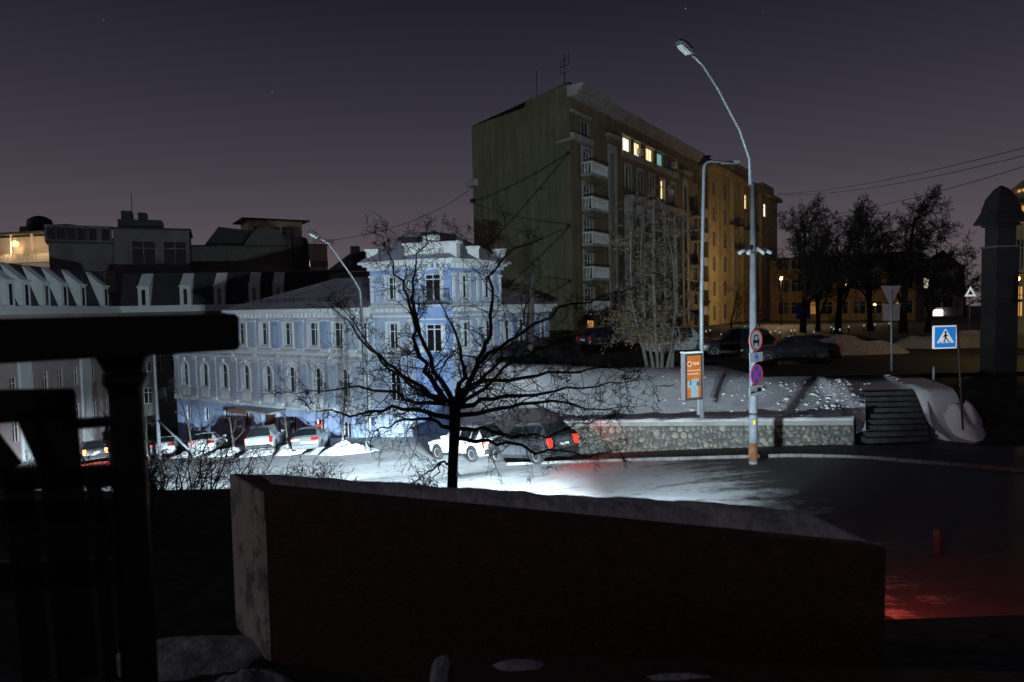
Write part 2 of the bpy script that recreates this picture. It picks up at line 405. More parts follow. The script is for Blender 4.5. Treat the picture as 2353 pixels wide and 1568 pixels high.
front += [(SX0-.35, 24.35, .55, 6.), (SX0-.06+.15, 24.6, .60, 3.6), (SX0-.06+SK*1.5, 25.8, 1.1, 3.), (SX0-.06+SK*3, 27.3, 1.60, 4.), ((SX0+SX1)/2+SK*3, 27.35, 1.60, 6.), (SX1+.06+SK*3, 27.3, 1.6, 4.), (SX1+.06+SK*1.3, 25.6, 1.45, 3.)]
front += [(SX1+.08, 24.3, .75, 2.4), (SX1+.5, 23.9, .3, 2.4), (SX1+1.3, 23.7, .25, 2.6), (SX1+3, 23.4, .22, 3.5), (SX1+6, 22.6, .2, 6.), (30, 20.5, .2, 8.), (45, 15, .2, 8.)]
from mathutils.bvhtree import BVHTree
BANK = []
def bank():
    mb = MB(); nb = 70; nf = len(front)
    back = [(-14+ 75*(i/(nf-1))**1.3*1.0, 140) for i in range(nf)]
    # fan back: keep order in x
    xs = [f[0] for f in front]
    for i, (x, y, z, rd) in enumerate(front):
        bx = -16 + (x+5.5)*3.0
        for j in range(nb+1):
            t = (j/nb)**2.0
            px, py = x+(bx-x)*t, y+(130-y)*t
            d = math.hypot(px-x, py-y)
            zz = z+(PLZ-z)*smooth(d/rd*.92+.0)
            amp = min(1., d/2.0)
            zz += amp*(fbm(px, py, .45)*.04 + fbm(px+9, py, 2.1)*.022 + max(0, fbm(px, py+30, 1.1)-.25)*.10*smooth((px-5)/6))
            mb.v.append((px, py, zz))
    import copy
    m2 = MB(); m2.v = list(mb.v)
    for i in range(nf-1):
        for j in range(nb): (mb if i < nf-5 else m2).f.append((i*(nb+1)+j, (i+1)*(nb+1)+j, (i+1)*(nb+1)+j+1, i*(nb+1)+j+1))
    k0 = (nf-5)*(nb+1)
    m2.v = m2.v[k0:]; m2.f = [tuple(q-k0 for q in f) for f in m2.f]
    tag(m2.build('verge', 'soil', smooth=True), kind='structure')
    BANK.append(BVHTree.FromPolygons([Vector(q) for q in mb.v], mb.f))
    return tag(mb.build('snow_slope', 'snow', smooth=True), kind='structure')
bank()
# asphalt of the square behind the slope: trodden, darker
def square():
    mb = MB(); poly = []
    xs = span(-2, 60, 62); ys = span(30, 120, 60)
    nx = len(xs)
    for y in ys:
        for x in xs: mb.v.append((x, y, PLZ+.16+fbm(x, y, .3)*.03))
    for j in range(len(ys)-1):
        for i in range(nx-1):
            xm, ym = (xs[i]+xs[i+1])/2, (ys[j]+ys[j+1])/2
            lim = 38.5-.18*(xm-3) if xm < 11.5 else 29.5
            if ym < lim or xm < -.5+ (ym-45)*.04 or (xm < 3 and ym < 41): continue
            mb.f.append((j*nx+i, j*nx+i+1, (j+1)*nx+i+1, (j+1)*nx+i))
    return tag(mb.build('square', 'paving', smooth=True), kind='structure')
square()
# pavement along the stone wall with its kerb
def pavement():
    mb = MB(); kb = MB(); n = 30
    for i in range(n):
        u0, u1 = -1+ (WLEN+9)*i/n, -1+(WLEN+9)*(i+1)/n
        q = []
        for u in (u0, u1):
            for w in (.0, 2.1):
                p = WL+WD*u+WN*w; q.append((p.x, p.y, road_z(p.x, p.y)+.13))
        b = len(mb.v); mb.v += q; mb.f.append((b, b+1, b+3, b+2))
        kq = []
        for u in (u0+.01, u1-.01):
            for w, dz in ((2.1, -.2), (2.1, .145), (2.26, .14), (2.26, -.2)):
                p = WL+WD*u+WN*w; kq.append((p.x, p.y, road_z(p.x, p.y)+dz))
        b = len(kb.v); kb.v += kq; kb.f += [(b+j, b+(j+1) % 4, b+4+(j+1) % 4, b+4+j) for j in range(4)] + [(b, b+1, b+2, b+3), (b+4, b+5, b+6, b+7)]
    p = tag(mb.build('pavement', 'asphalt', smooth=True), kind='structure')
    tag(kb.build('kerb', 'kerb'), kind='structure')
pavement()

# ------------------------------------------------------------------ rubble wall
def make_stone(k):
    rnd = random.Random(100+k); mb = MB(); n = 8
    vs = []
    for ring, (sc, b) in enumerate(((1.0, -.10), (1.0, .02), (.72, .075))):
        for i in range(n):
            a = 2*math.pi*(i+.5)/n
            r = .5*(1+rnd.uniform(-.10, .10))/max(abs(math.cos(a)), abs(math.sin(a)))**.55*.92
            if ring == 0 and i == 0: pass
            vs.append((math.cos(a)*r*sc, b+rnd.uniform(-.012, .012), math.sin(a)*r*sc))
    # keep the same outline for the two outer rings
    for i in range(n): vs[i] = (vs[n+i][0], -.10, vs[n+i][2])
    fs = [(j*n+i, j*n+(i+1) % n, (j+1)*n+(i+1) % n, (j+1)*n+i) for j in range(2) for i in range(n)]
    vs.append((0, .095, 0)); fs += [(2*n+i, 2*n+(i+1) % n, 3*n) for i in range(n)]
    mb.add(vs, fs)
    return mb
def rubble_wall():
    t = thing('stone_wall', 'low rubble stone retaining wall with snow-topped coping below the snowy slope', 'wall', (WL.x, WL.y, wbase(0)))
    F, L = frame2(WL, WR)
    n = 24; mb = MB()
    for i in range(n):
        u0, u1 = L*i/n, L*(i+1)/n
        vs = []
        for u in (u0, u1):
            for b, z in ((0, wbase(u)-.4), (0, wtop(u)-.16), (-.45, wtop(u)-.16), (-.45, wbase(u)-.4)): vs.append((u, b, z))
        fs = [(0,1,5,4),(1,2,6,5),(2,3,7,6)]
        if i == 0: fs.append((0,3,2,1))
        if i == n-1: fs.append((4,5,6,7))
        mb.add(vs, fs, F)
    mb.build('mortar_bed', 'mortar', t)
    datas = [make_stone(k).data('stone', 'stone' if k % 4 else 'stone2') for k in range(10)]
    rnd = random.Random(4)
    cnt = 0; cols_ = []
    u_rows = 5
    for r in range(u_rows):
        u = rnd.uniform(-.1, .05)
        while u < L-.08:
            w = min(rnd.choice((.13, .17, .20, .24, .30, .34))*rnd.uniform(.9, 1.1), L-u)
            uc = u+w/2; zb, zt = wbase(uc)+.05, wtop(uc)-.17
            h = (zt-zb)/u_rows
            wave = .42*h*math.sin(uc*2.3+r*1.1)*(1 if 0 < r < u_rows-1 else .25)+.25*h*math.sin(uc*5.1+r*2.7)*(1 if 0 < r < u_rows-1 else .2)
            zc = zb+h*(r+.5)+wave+rnd.uniform(-.025, .025)
            if uc > .05 and cnt < 298:
                hs = h*rnd.uniform(.78, 1.25)*(1.15 if w > .28 else 1)
                inst('stone', rnd.choice(datas), t, F @ T(uc, rnd.uniform(-.02, .012), zc) @ Matrix.Rotation(rnd.uniform(-.5, .5), 4, 'Y') @ Matrix.Diagonal((w*1.0, rnd.uniform(.5, 1.3), hs, 1)))
                cnt += 1
            u += w+.008
    # coping slabs and the snow lying on them
    k = 0; u = 0
    while u < L-.01:
        w = min(1.45, L-u)
        m2 = MB(); vs = []
        for uu in (u+.006, u+w-.006):
            for b, z in ((.07, -.16), (.07, 0), (-.5, 0), (-.5, -.16)): vs.append((uu, b, wtop(uu)+z))
        m2.add(vs, [(0,1,5,4),(1,2,6,5),(2,3,7,6),(3,0,4,7),(0,3,2,1),(4,5,6,7)], F).build('coping_slab', 'coping', t)
        u += w
    sn = MB(); nn = 90; rows = 6
    for i in range(nn+1):
        uu = L*i/nn
        for j in range(rows+1):
            b = .085-.58*j/rows
            h = .10*math.sin(math.pi*min(1, (j+.25)/(rows+.5)))**.5*(1+fbm(uu, j*.3, 1.4)*.5)
            if j == 0: h = -.012+.012*fbm(uu, 3, 2.)
            sn.v.append(tuple(F @ Vector((uu, b+(.02*fbm(uu, 0, 3.) if j == 0 else 0), wtop(uu)+.004+max(h, .002)))))
    for i in range(nn):
        for j in range(rows): sn.f.append((i*(rows+1)+j, i*(rows+1)+j+1, (i+1)*(rows+1)+j+1, (i+1)*(rows+1)+j))
    sn.build('snow_cap', 'snow', t, smooth=True)
rubble_wall()

# ------------------------------------------------------------------ stairs up to the square
def stairs():
    t = thing('stone_stairs', 'dark stone stairs climbing from the pavement to the square', 'stairs', ((SX0+SX1)/2, 24.3, .2))
    n = 9
    for k in range(n):
        y0 = 24.3+k*.335; z1 = .2+(k+1)*.163
        dx = SK*(y0-24.3); MB().box(SX0+dx, SX1+dx, y0, y0+.6, z1-.5, z1).build('step', 'stepstone', t)
stairs()

# ------------------------------------------------------------------ the pale blue corner house
def lineY(px, xa, Ya, xb, Yb): return 1/(1/Ya + (px-xa)/(xb-xa)*(1/Yb-1/Ya))
def HY(px): return lineY(px, 403, 62.4, 919, 48.0)
def hp(px): Y = HY(px); return Vector((xat(px, Y, 780), Y))
ZS1, ZS2, ZC, ZE = -2.35, 2.05, 4.75, 5.45
def house():
    P0, P1, P2 = hp(400), hp(536), hp(862)
    t = thing('corner_house', 'old pale blue stucco corner house with white trim and snowy roof', 'house', (P2.x, P2.y, -3.4))
    F, LT = frame2(P0, P2)
    def U(px): return (F.inverted() @ Vector((*hp(px), 0))).x
    up = [556, 608, 662, 720, 777, 843]; ar = [422, 467, 512, 562, 613, 668, 728, 790, 850]
    gr = [426, 468, 513, 561, 665, 729, 790]
    door_u = U(612)
    ops_g = [(U(p)-.42, U(p)+.42, -4.35, -3.1) for p in gr] + [(door_u-.75, door_u+.75, -6.9, -3.05)]
    ops_a = [(U(p)-.50, U(p)+.50, -1.25, .85) for p in ar]
    ops_u = [(U(p)-.52, U(p)+.52, 2.55, 4.38) for p in up]
    u1 = U(536)
    wall_open(F, 0, LT, -9, ZS1, ops_g).build('wall', 'basement', t)
    wall_open(F, 0, LT, ZS1, ZS2, ops_a, .32).build('wall', 'lav', t)
    wall_open(F, u1, LT, ZS2, ZE-.1, ops_u, .32).build('wall', 'lav', t)
    # returns at the left ends
    MB().add([(0,0,-9),(0,-9,-9),(0,-9,ZS2),(0,0,ZS2)], [(0,1,2,3)], F).build('wall', 'lav', t)
    MB().add([(u1,0,ZS2),(u1,-9,ZS2),(u1,-9,ZE-.1),(u1,0,ZE-.1)], [(0,1,2,3)], F).build('wall', 'lav', t)
    for p in gr: put_window(t, F, U(p), -4.35, .84, 1.25, .22, nx=2, nz=(), fm='frame')
    for p in ar:
        put_window(t, F, U(p), -1.25, 1.0, 2.1, .30, nx=2, nz=(.62,))
        # arched head: spandrels, architrave, keystone, sill, apron
        sp_ = MB(); c = U(p); zc = .35
        for sgn in (-1, 1):
            pts = [(c+sgn*.5, .85)] + [(c+sgn*.5*math.cos(a), zc+.5*math.sin(a)) for a in [R(90)*k/6 for k in range(7)]]
            if sgn > 0: pts = pts[::-1]
            sp_.prism(pts, -.20, -.002, F)
        sp_.build('arch_head', 'lav', t)
        arc = MB(); 
        for k in range(10):
            a0, a1 = math.pi*k/10, math.pi*(k+1)/10
            arc.prism([(c+r*math.cos(a), zc+r*math.sin(a)) for r, a in ((.5, a0), (.66, a0), (.66, a1), (.5, a1))], -.05, .07, F)
        arc.box(c-.66, c-.5, -.05, .07, -1.25, zc, F); arc.box(c+.5, c+.66, -.05, .07, -1.25, zc, F)
        arc.build('architrave', 'trim', t)
        MB().box(c-.75, c+.75, .0, .17, -1.40, -1.25, F).build('sill', 'trim', t)
        MB().box(c-.55, c+.55, .0, .05, -2.15, -1.50, F).build('apron_panel', 'trim', t)
        MB().prism([(c-.07, .98), (c+.07, .98), (c+.12, 1.30), (c-.12, 1.30)], 0, .13, F).build('keystone', 'trim', t)
        if p > 540:
            for s_ in (-1, 1):
                orn = MB()
                pts = [F @ Vector((c+s_*(.20+.5*k/7), .06, 1.12+.10*math.sin(k*1.5)-.16*(k/7)**2)) for k in range(8)]
                orn.tube(pts, [.05, .06, .05, .06, .05, .05, .04, .02], 5)
                orn.build('garland', 'trim', t)
            MB().box(c-.72, c+.72, 0, .08, 1.32, 1.42, F).build('hood_mould', 'trim', t)
    # pilasters between the arched windows
    edges = [U(400)+.25] + [(U(a)+U(b))/2 for a, b in zip(ar, ar[1:])] + [LT-.25]
    for i, u in enumerate(edges):
        w = .30
        MB().box(u-w, u+w, 0, .10, ZS1+.25, 1.30, F).build('pilaster', 'pale', t)
        MB().box(u-w-.06, u+w+.06, 0, .16, ZS1+.01, ZS1+.25, F).build('plinth', 'trim', t)
        cp = MB().box(u-w-.05, u+w+.05, 0, .17, 1.30, 1.40, F); cp.box(u-w+.02, u+w-.02, 0, .13, 1.14, 1.24, F)
        cp.build('capital', 'trim', t)
        if 2 < i < 8:
            o = MB()
            for q in range(3): o.lathe([(.0, -.09), (.10, -.06), (.12, 0), (.10, .06), (.0, .09)], 8, F @ T(u+(-.14, 0, .14)[q], .17, (1.62, 1.74, 1.60)[q]))
            o.build('rosette', 'trimw', t, smooth=True)
    MB().box(-.05, LT, 0, .14, 1.84, ZS2-.002, F).build('string_course', 'trim', t)
    MB().box(-.05, LT, 0, .22, ZS2, ZS2+.10, F).build('string_course', 'trimw', t)
    MB().box(-.05, LT, 0, .07, 1.46, 1.56, F).build('string_course', 'trim', t)
    MB().box(-.06, LT, 0, .20, ZS1-.16, ZS1+.006, F).build('string_course', 'trimw', t)
    # low wing roof behind the railing
    MB().add([(-.4, .4, ZS2+.1), (u1, .4, ZS2+.1), (u1, -5, ZS2+1.3), (-.4, -5, ZS2+1.3), (-.4, -9, ZS2+.1)], [(0,1,2,3), (0,3,4)], F).build('wing_roof', 'roof_snow', t)
    # upper storey
    for p in up:
        c = U(p)
        put_window(t, F, c, 2.55, 1.04, 1.83, .28, nx=2, nz=(.70,))
        s_ = MB(); s_.box(c-.70, c-.52, 0, .08, 2.45, 4.38, F); s_.box(c+.52, c+.70, 0, .08, 2.45, 4.38, F); s_.box(c-.70, c+.70, 0, .09, 4.38, 4.50, F)
        s_.build('architrave', 'trim', t)
        MB().box(c-.78, c+.78, 0, .16, 2.33, 2.45, F).build('sill', 'trim', t)
        o = MB()
        o.tube([F @ Vector((c-.5+.1*k, .03, 4.60+.04*math.sin(k*1.9))) for k in range(11)], .035, 4)
        o.build('garland', 'trim', t)
    ue = [u1+.22] + [(U(a)+U(b))/2 for a, b in zip(up, up[1:])] + [LT-.28]
    for i, u in enumerate(ue):
        MB().box(u-.40, u+.40, 0, .11, ZS2+.30, 4.45, F).build('pilaster', 'pale' if i % 2 else 'blue', t)
        MB().box(u-.22, u+.22, .112, .15, ZS2+.6, 4.15, F).build('pilaster_panel', 'pale', t)
        MB().box(u-.44, u+.44, 0, .17, 4.45, 4.56, F).build('capital', 'trim', t)
        MB().box(u-.44, u+.44, 0, .15, ZS2+.11, ZS2+.30, F).build('plinth', 'trim', t)
    MB().box(u1-.05, LT, 0, .10, ZC-.02, ZC+.10, F).build('frieze', 'trim', t)
    cs = MB().prism([(0, 0)]*0 or [(u1-.55, ZE-.22), (LT, ZE-.22), (LT, ZE), (u1-.55, ZE)], -.5, .62, F)
    cs.prism([(u1-.30, ZE-.36), (LT, ZE-.36), (LT, ZE-.22), (u1-.30, ZE-.22)], -.4, .38, F)
    cs.build('cornice', 'trim', t)
    bd = MB().box(-.075, .075, 0, .34, -.28, 0).data('bracket', 'trim')
    u = u1+.15
    while u < LT-.1:
        inst('bracket', bd, t, F @ T(u, .06, ZE-.36)); u += .46
    # main roof: hip rising to the right
    rz = 8.0
    rf = MB(); rf.add([(u1-.65, .70, ZE+.02), (LT, .70, ZE+.02), (LT, -5.6, rz), (u1+6.5, -5.6, rz), (u1-.65, -11.5, ZE+.02)],
                      [(0, 1, 2, 3), (0, 3, 4)], F)
    rf.build('roof', 'roof_snow', t)
    rl = MB()
    k = u1+1.2
    while k < LT-.2:
        rl.tube([F @ Vector((k, -.45, ZE+.35)), F @ Vector((k, -.45, ZE+.85))], .02, 4); k += 1.0
    for dz in (.62, .82): rl.tube([F @ Vector((u1+1.0, -.45, ZE+dz)), F @ Vector((LT-.1, -.45, ZE+dz))], .018, 4)
    rl.build('snow_guard', 'iron', t)
    # entrance: canopy, doors
    MB().box(door_u-.72, door_u+.72, -.24, -.15, -6.9, -3.07, F).build('door', 'brass', t)
    cn = MB().prism([(door_u-2.9, -2.78), (door_u+2.2, -2.78), (door_u+2.2, -2.62), (door_u-2.9, -2.62)], .0, 1.7, F)
    cn.build('entrance_canopy', 'canopy', t)
    MB().box(door_u-2.92, door_u-.6, 1.70, 1.74, -2.95, -2.62, F).build('canopy_fascia', 'rust', t)
    for s_ in (-1.05, 1.05): MB().box(door_u+s_-.16, door_u+s_+.16, 0, .12, -6.9, -2.9, F).build('door_pier', 'pale', t)
    for dx in (-.30, .30):
        MB().lathe([(0, -.10), (.09, -.06), (.12, 0), (.09, .06), (0, .10)], 10, F @ T(U(729)+dx*.6, .10, -3.55)).build('signal_lamp', 'tail_on', t, smooth=True)
    pts = [(LT-.35, .25, ZE-.5), (LT-.35, .18, ZE-.9), (LT-.6, .16, ZE-1.2), (LT-.6, .16, -3.5)]
    MB().tube([F @ Vector(p) for p in pts], .06, 8).build('drainpipe', 'trim', t)
    # ------------------------- three-storey corner pavilion
    P3 = hp(960); Fq, _ = frame2(P2, P3)
    n0 = (Fq.to_3x3() @ Vector((0, 1, 0))).to_2d()*.30
    A = P2+n0; B = P3+n0
    C = Vector((xat(1036, 46.0, 700), 46.0)); d2 = Vector((.532, .846))
    # right facet end at picture column 1152
    k = (C.y*(1152-1176.5)/FPX-C.x)/(d2.x-d2.y*(1152-1176.5)/FPX); D = C+d2*k
    k2 = (C.y*(1268-1176.5)/FPX-C.x)/(d2.x-d2.y*(1268-1176.5)/FPX); E = C+d2*k2
    ZT3, ZT4 = 5.55, 8.35
    def facet(p, q, kind, zb=-9):
        Ff, L = frame2(p, q)
        if kind == 'door':
            cc = [L/2]
            ops = [(L/2-.62, L/2+.62, 5.75, 7.65), (L/2-.62, L/2+.62, 2.3, 4.25)]
            wall_open(Ff, 0, L, zb, ZT4-.1, ops, .35).build('wall', 'blue', t)
            for z, h in ((5.75, 1.9), (2.3, 1.95)):
                put_window(t, Ff, L/2, z, 1.24, h, .30, nx=2, nz=(.80,), bar=.09)
                for s_ in (-1, 1):
                    MB().box(L/2+s_*.80-.13, L/2+s_*.80+.13, 0, .16, z, z+h+.05, Ff).build('pilaster', 'trim', t)
                    if z > 5: MB().lathe([(.17, 0), (.20, .06), (.20, .16), (.22, .22)], 10, Ff @ T(L/2+s_*.80, .12, z+h+.03)).build('capital', 'trim', t)
                MB().box(L/2-1.0, L/2+1.0, 0, .2, z+h+.26, z+h+.36, Ff).build('lintel', 'trim', t)
            # iron balcony on brackets
            MB().box(.05, L-.05, .02, 1.05, ZT3-.14, ZT3, Ff).build('balcony_slab', 'trimw', t)
            r_ = MB(); top = ZT3+1.02
            for a, b in (((.08, .04), (.08, 1.0)), ((.08, 1.0), (L-.08, 1.0)), ((L-.08, 1.0), (L-.08, .04))):
                for zz in (ZT3+.08, top): r_.tube([Ff @ Vector((*a, zz)), Ff @ Vector((*b, zz))], .028, 5)
                m = max(2, int((Vector(b)-Vector(a)).length/.14))
                for i in range(m+1):
                    q_ = Vector(a).lerp(Vector(b), i/m); r_.tube([Ff @ Vector((*q_, ZT3)), Ff @ Vector((*q_, top))], .013, 4)
            r_.build('balcony_railing', 'iron_grey', t)
        else:
            nw = 2 if kind == 'two' else 1
            us = [L*(i+.5)/nw if nw == 2 else L*.5 for i in range(nw)]
            if nw == 2: us = [L*.27, L*.72]
            ops = []
            for c in us: ops += [(c-.42, c+.42, 5.95, 7.55), (c-.46, c+.46, 2.5, 4.3)]
            if kind == 'one': ops += [(c-.48, c+.48, -1.2, .85) for c in us]
            wall_open(Ff, 0, L, zb, ZT4-.1, ops, .30).build('wall', 'pale', t)
            for c in us:
                for z, h, w in ((5.95, 1.6, .84), (2.5, 1.8, .92)):
                    put_window(t, Ff, c, z, w, h, .25, nx=2, nz=(.68,))
                    s_ = MB(); s_.box(c-w/2-.2, c-w/2, 0, .09, z-.1, z+h, Ff); s_.box(c+w/2, c+w/2+.2, 0, .09, z-.1, z+h, Ff)
                    s_.box(c-w/2-.2, c+w/2+.2, 0, .10, z+h, z+h+.14, Ff); s_.build('architrave', 'trim', t)
                    MB().box(c-w/2-.26, c+w/2+.26, 0, .16, z-.22, z-.1, Ff).build('sill', 'trimw', t)
                if kind == 'one': put_window(t, Ff, c, -1.2, .96, 2.05, .25, nx=2, nz=(.6,))
            # pilasters, alternate blue grounds
            pu = [.22, L-.22] + ([L*.495] if nw == 2 else [])
            for u in pu:
                for z0, z1 in ((ZT3+.2, 7.6), (ZS2+.2, 4.5)):
                    MB().box(u-.24, u+.24, 0, .07, z0, z1, Ff).build('pilaster_ground', 'blue', t)
                    MB().box(u-.13, u+.13, .072, .16, z0, z1-.1, Ff).build('pilaster', 'trim', t)
                    MB().box(u-.24, u+.24, .072, .20, z1-.08, z1+.06, Ff).build('capital', 'trim', t)
            MB().box(0, L, 0, .18, ZT3-.12, ZT3+.02, Ff).build('string_course', 'trimw', t)
            MB().box(0, L, 0, .20, ZS2-.12, ZS2+.06, Ff).build('string_course', 'trimw', t)
            MB().box(0, L, 0, .16, 4.72, 4.86, Ff).build('frieze', 'trim', t)
        # blue frieze with brackets
        MB().box(0, L, 0, .05, 7.78, 8.0, Ff).build('frieze', 'blue', t)
        u = .12
        while u < L-.05:
            inst('bracket', bd, t, Ff @ T(u, .03, 8.30)); u += .42
        u = .2
        while kind != 'door' and u < L-.05:
            inst('bracket', bd, t, Ff @ T(u, .03, 5.36)); u += .46
    facet(A, B, 'one'); facet(B, C, 'door'); facet(C, D, 'two')
    # crown cornice as a ring following the plan
    Gk = D + Vector((-.846, .532))*9.5; Hk = A + Vector((.532, .846))*6.0
    plan = [A, B, C, D, Gk, Hk]
    def off(poly, d):
        res = []; n = len(poly)
        for i in range(n):
            p0, p1, p2 = poly[i-1], poly[i], poly[(i+1) % n]
            e1, e2 = (p1-p0).normalized(), (p2-p1).normalized()
            n1, n2 = Vector((e1.y, -e1.x)), Vector((e2.y, -e2.x))
            b = (n1+n2).normalized(); res.append(p1+b*(d/max(.3, b.dot(n1))))
        return res
    cr = MB(); cr.plan(off(plan, .40), 8.30, 8.46); cr.plan(off(plan, .62), 8.46, 8.62); cr.build('cornice', 'trim', t)
    MB().plan(off(plan, -.1), 8.0, 8.29).build('wall_core', 'pale', t)
    cx = sum((p for p in plan), Vector((0, 0)))/6
    ap = [p.lerp(cx, .62) for p in plan]
    rf = MB(); o_ = off(plan, .60)
    rf.v = [(p.x, p.y, 8.63) for p in o_] + [(p.x, p.y, 10.75) for p in ap]
    rf.f = [(i, (i+1) % 6, 6+(i+1) % 6, 6+i) for i in range(6)] + [tuple(range(6, 12))]
    rf.build('pavilion_roof', 'roof_snow', t)
    Fb, Lb = frame2(B, C)
    at_ = MB().box(-.55, Lb+.55, -.5, .12, 8.625, 9.62, Fb); at_.box(-.70, Lb+.70, -.6, .24, 9.622, 9.76, Fb)
    att = at_.build('attic', 'trimw', t)
    MB().box(Lb/2-.5, Lb/2+.5, -.4, .16, 9.765, 10.22, Fb).build('attic_block', 'trimw', t)
    MB().disc(.30, .12, .17, 24, .20, Fb @ T(Lb/2, 0, 9.12)).build('roundel', 'trim', t)
    for p in (A.lerp(Hk, .05), D, C.lerp(D, .45)):
        x, y = p; b = MB().plan(off([Vector((x-.4, y-.4)), Vector((x+.4, y-.4)), Vector((x+.4, y+.4)), Vector((x-.4, y+.4))], 0), 8.64, 9.42)
        b.plan([Vector((x-.5, y-.5)), Vector((x+.5, y-.5)), Vector((x+.5, y+.5)), Vector((x-.5, y+.5))], 9.422, 9.58); b.build('parapet_block', 'trimw', t)
    # two-storey wing to the right
    D2 = D + Vector((-.846, .532))*.25; E2 = E + Vector((-.846, .532))*.25
    Fw, Lw = frame2(D2, E2)
    wus = [1.3, 3.4, 6.9]
    ops = [(c-.46, c+.46, 2.5, 4.3) for c in wus]
    wall_open(Fw, 0, Lw, -6, ZE-.1, ops, .28).build('wall', 'pale', t)
    for i, c in enumerate(wus):
        put_window(t, Fw, c, 2.5, .92, 1.8, .24, nx=2, nz=(.68,))
        s_ = MB(); s_.box(c-.64, c-.46, 0, .08, 2.4, 4.3, Fw); s_.box(c+.46, c+.64, 0, .08, 2.4, 4.3, Fw); s_.box(c-.64, c+.64, 0, .09, 4.3, 4.42, Fw); s_.build('architrave', 'trim', t)
    for u in (2.35, 4.7, 5.9, Lw-.3): MB().box(u-.24, u+.24, 0, .08, 2.3, 4.5, Fw).build('pilaster', 'blue', t)
    c_ = MB().box(0, Lw+.55, 0, .55, ZE-.22, ZE, Fw); c_.box(0, Lw+.3, 0, .34, ZE-.36, ZE-.22, Fw); c_.build('cornice', 'trim', t)
    u = .3
    while u < Lw: inst('bracket', bd, t, Fw @ T(u, .03, ZE-.36)); u += .46
    MB().add([(Lw, 0, -6), (Lw, -9, -6), (Lw, -9, ZE), (Lw, 0, ZE)], [(3, 2, 1, 0)], Fw).build('wall', 'pale', t)
    MB().add([(-.1, .62, ZE+.01), (Lw+.62, .62, ZE+.01), (Lw-3.2, -4.6, ZE+1.9), (-.1, -4.6, ZE+1.9), (Lw+.62, -9.6, ZE+.01)], [(0,1,2,3), (1,4,2)], Fw).build('wing_roof', 'roof_snow', t)
house()

# ------------------------------------------------------------------ other buildings
def shell(t, F, L, depth, z0, z1, wm, ops, roof='roof_dark', rdepth=.22, over=.0):
    wall_open(F, 0, L, z0, z1, ops, rdepth).build('wall', wm, t)
    for a, fl in ((0, 0), (L, 1)):
        q = [(a, 0, z0), (a, -depth, z0), (a, -depth, z1), (a, 0, z1)]
        MB().add(q, [(0, 1, 2, 3) if not fl else (3, 2, 1, 0)], F).build('wall', wm, t)
    MB().add([(0, -depth, z0), (L, -depth, z0), (L, -depth, z1), (0, -depth, z1)], [(3, 2, 1, 0)], F).build('wall', wm, t)
    if roof: MB().box(-over, L+over, -depth-over, over, z1+.003, z1+.25, F).build('roof', roof, t)
def fline(xa, Ya, xb, Yb, py=700):
    p = Vector((xat(xa, Ya, py), Ya)); q = Vector((xat(xb, Yb, py), Yb))
    F, L = frame2(p, q); Fi = F.inverted()
    def U(px):
        Y = lineY(px, xa, Ya, xb, Yb); return (Fi @ Vector((xat(px, Y, py), Y, 0))).x
    def Z(px, y): return zat(px, y, lineY(px, xa, Ya, xb, Yb))
    return F, L, U, Z, p, q

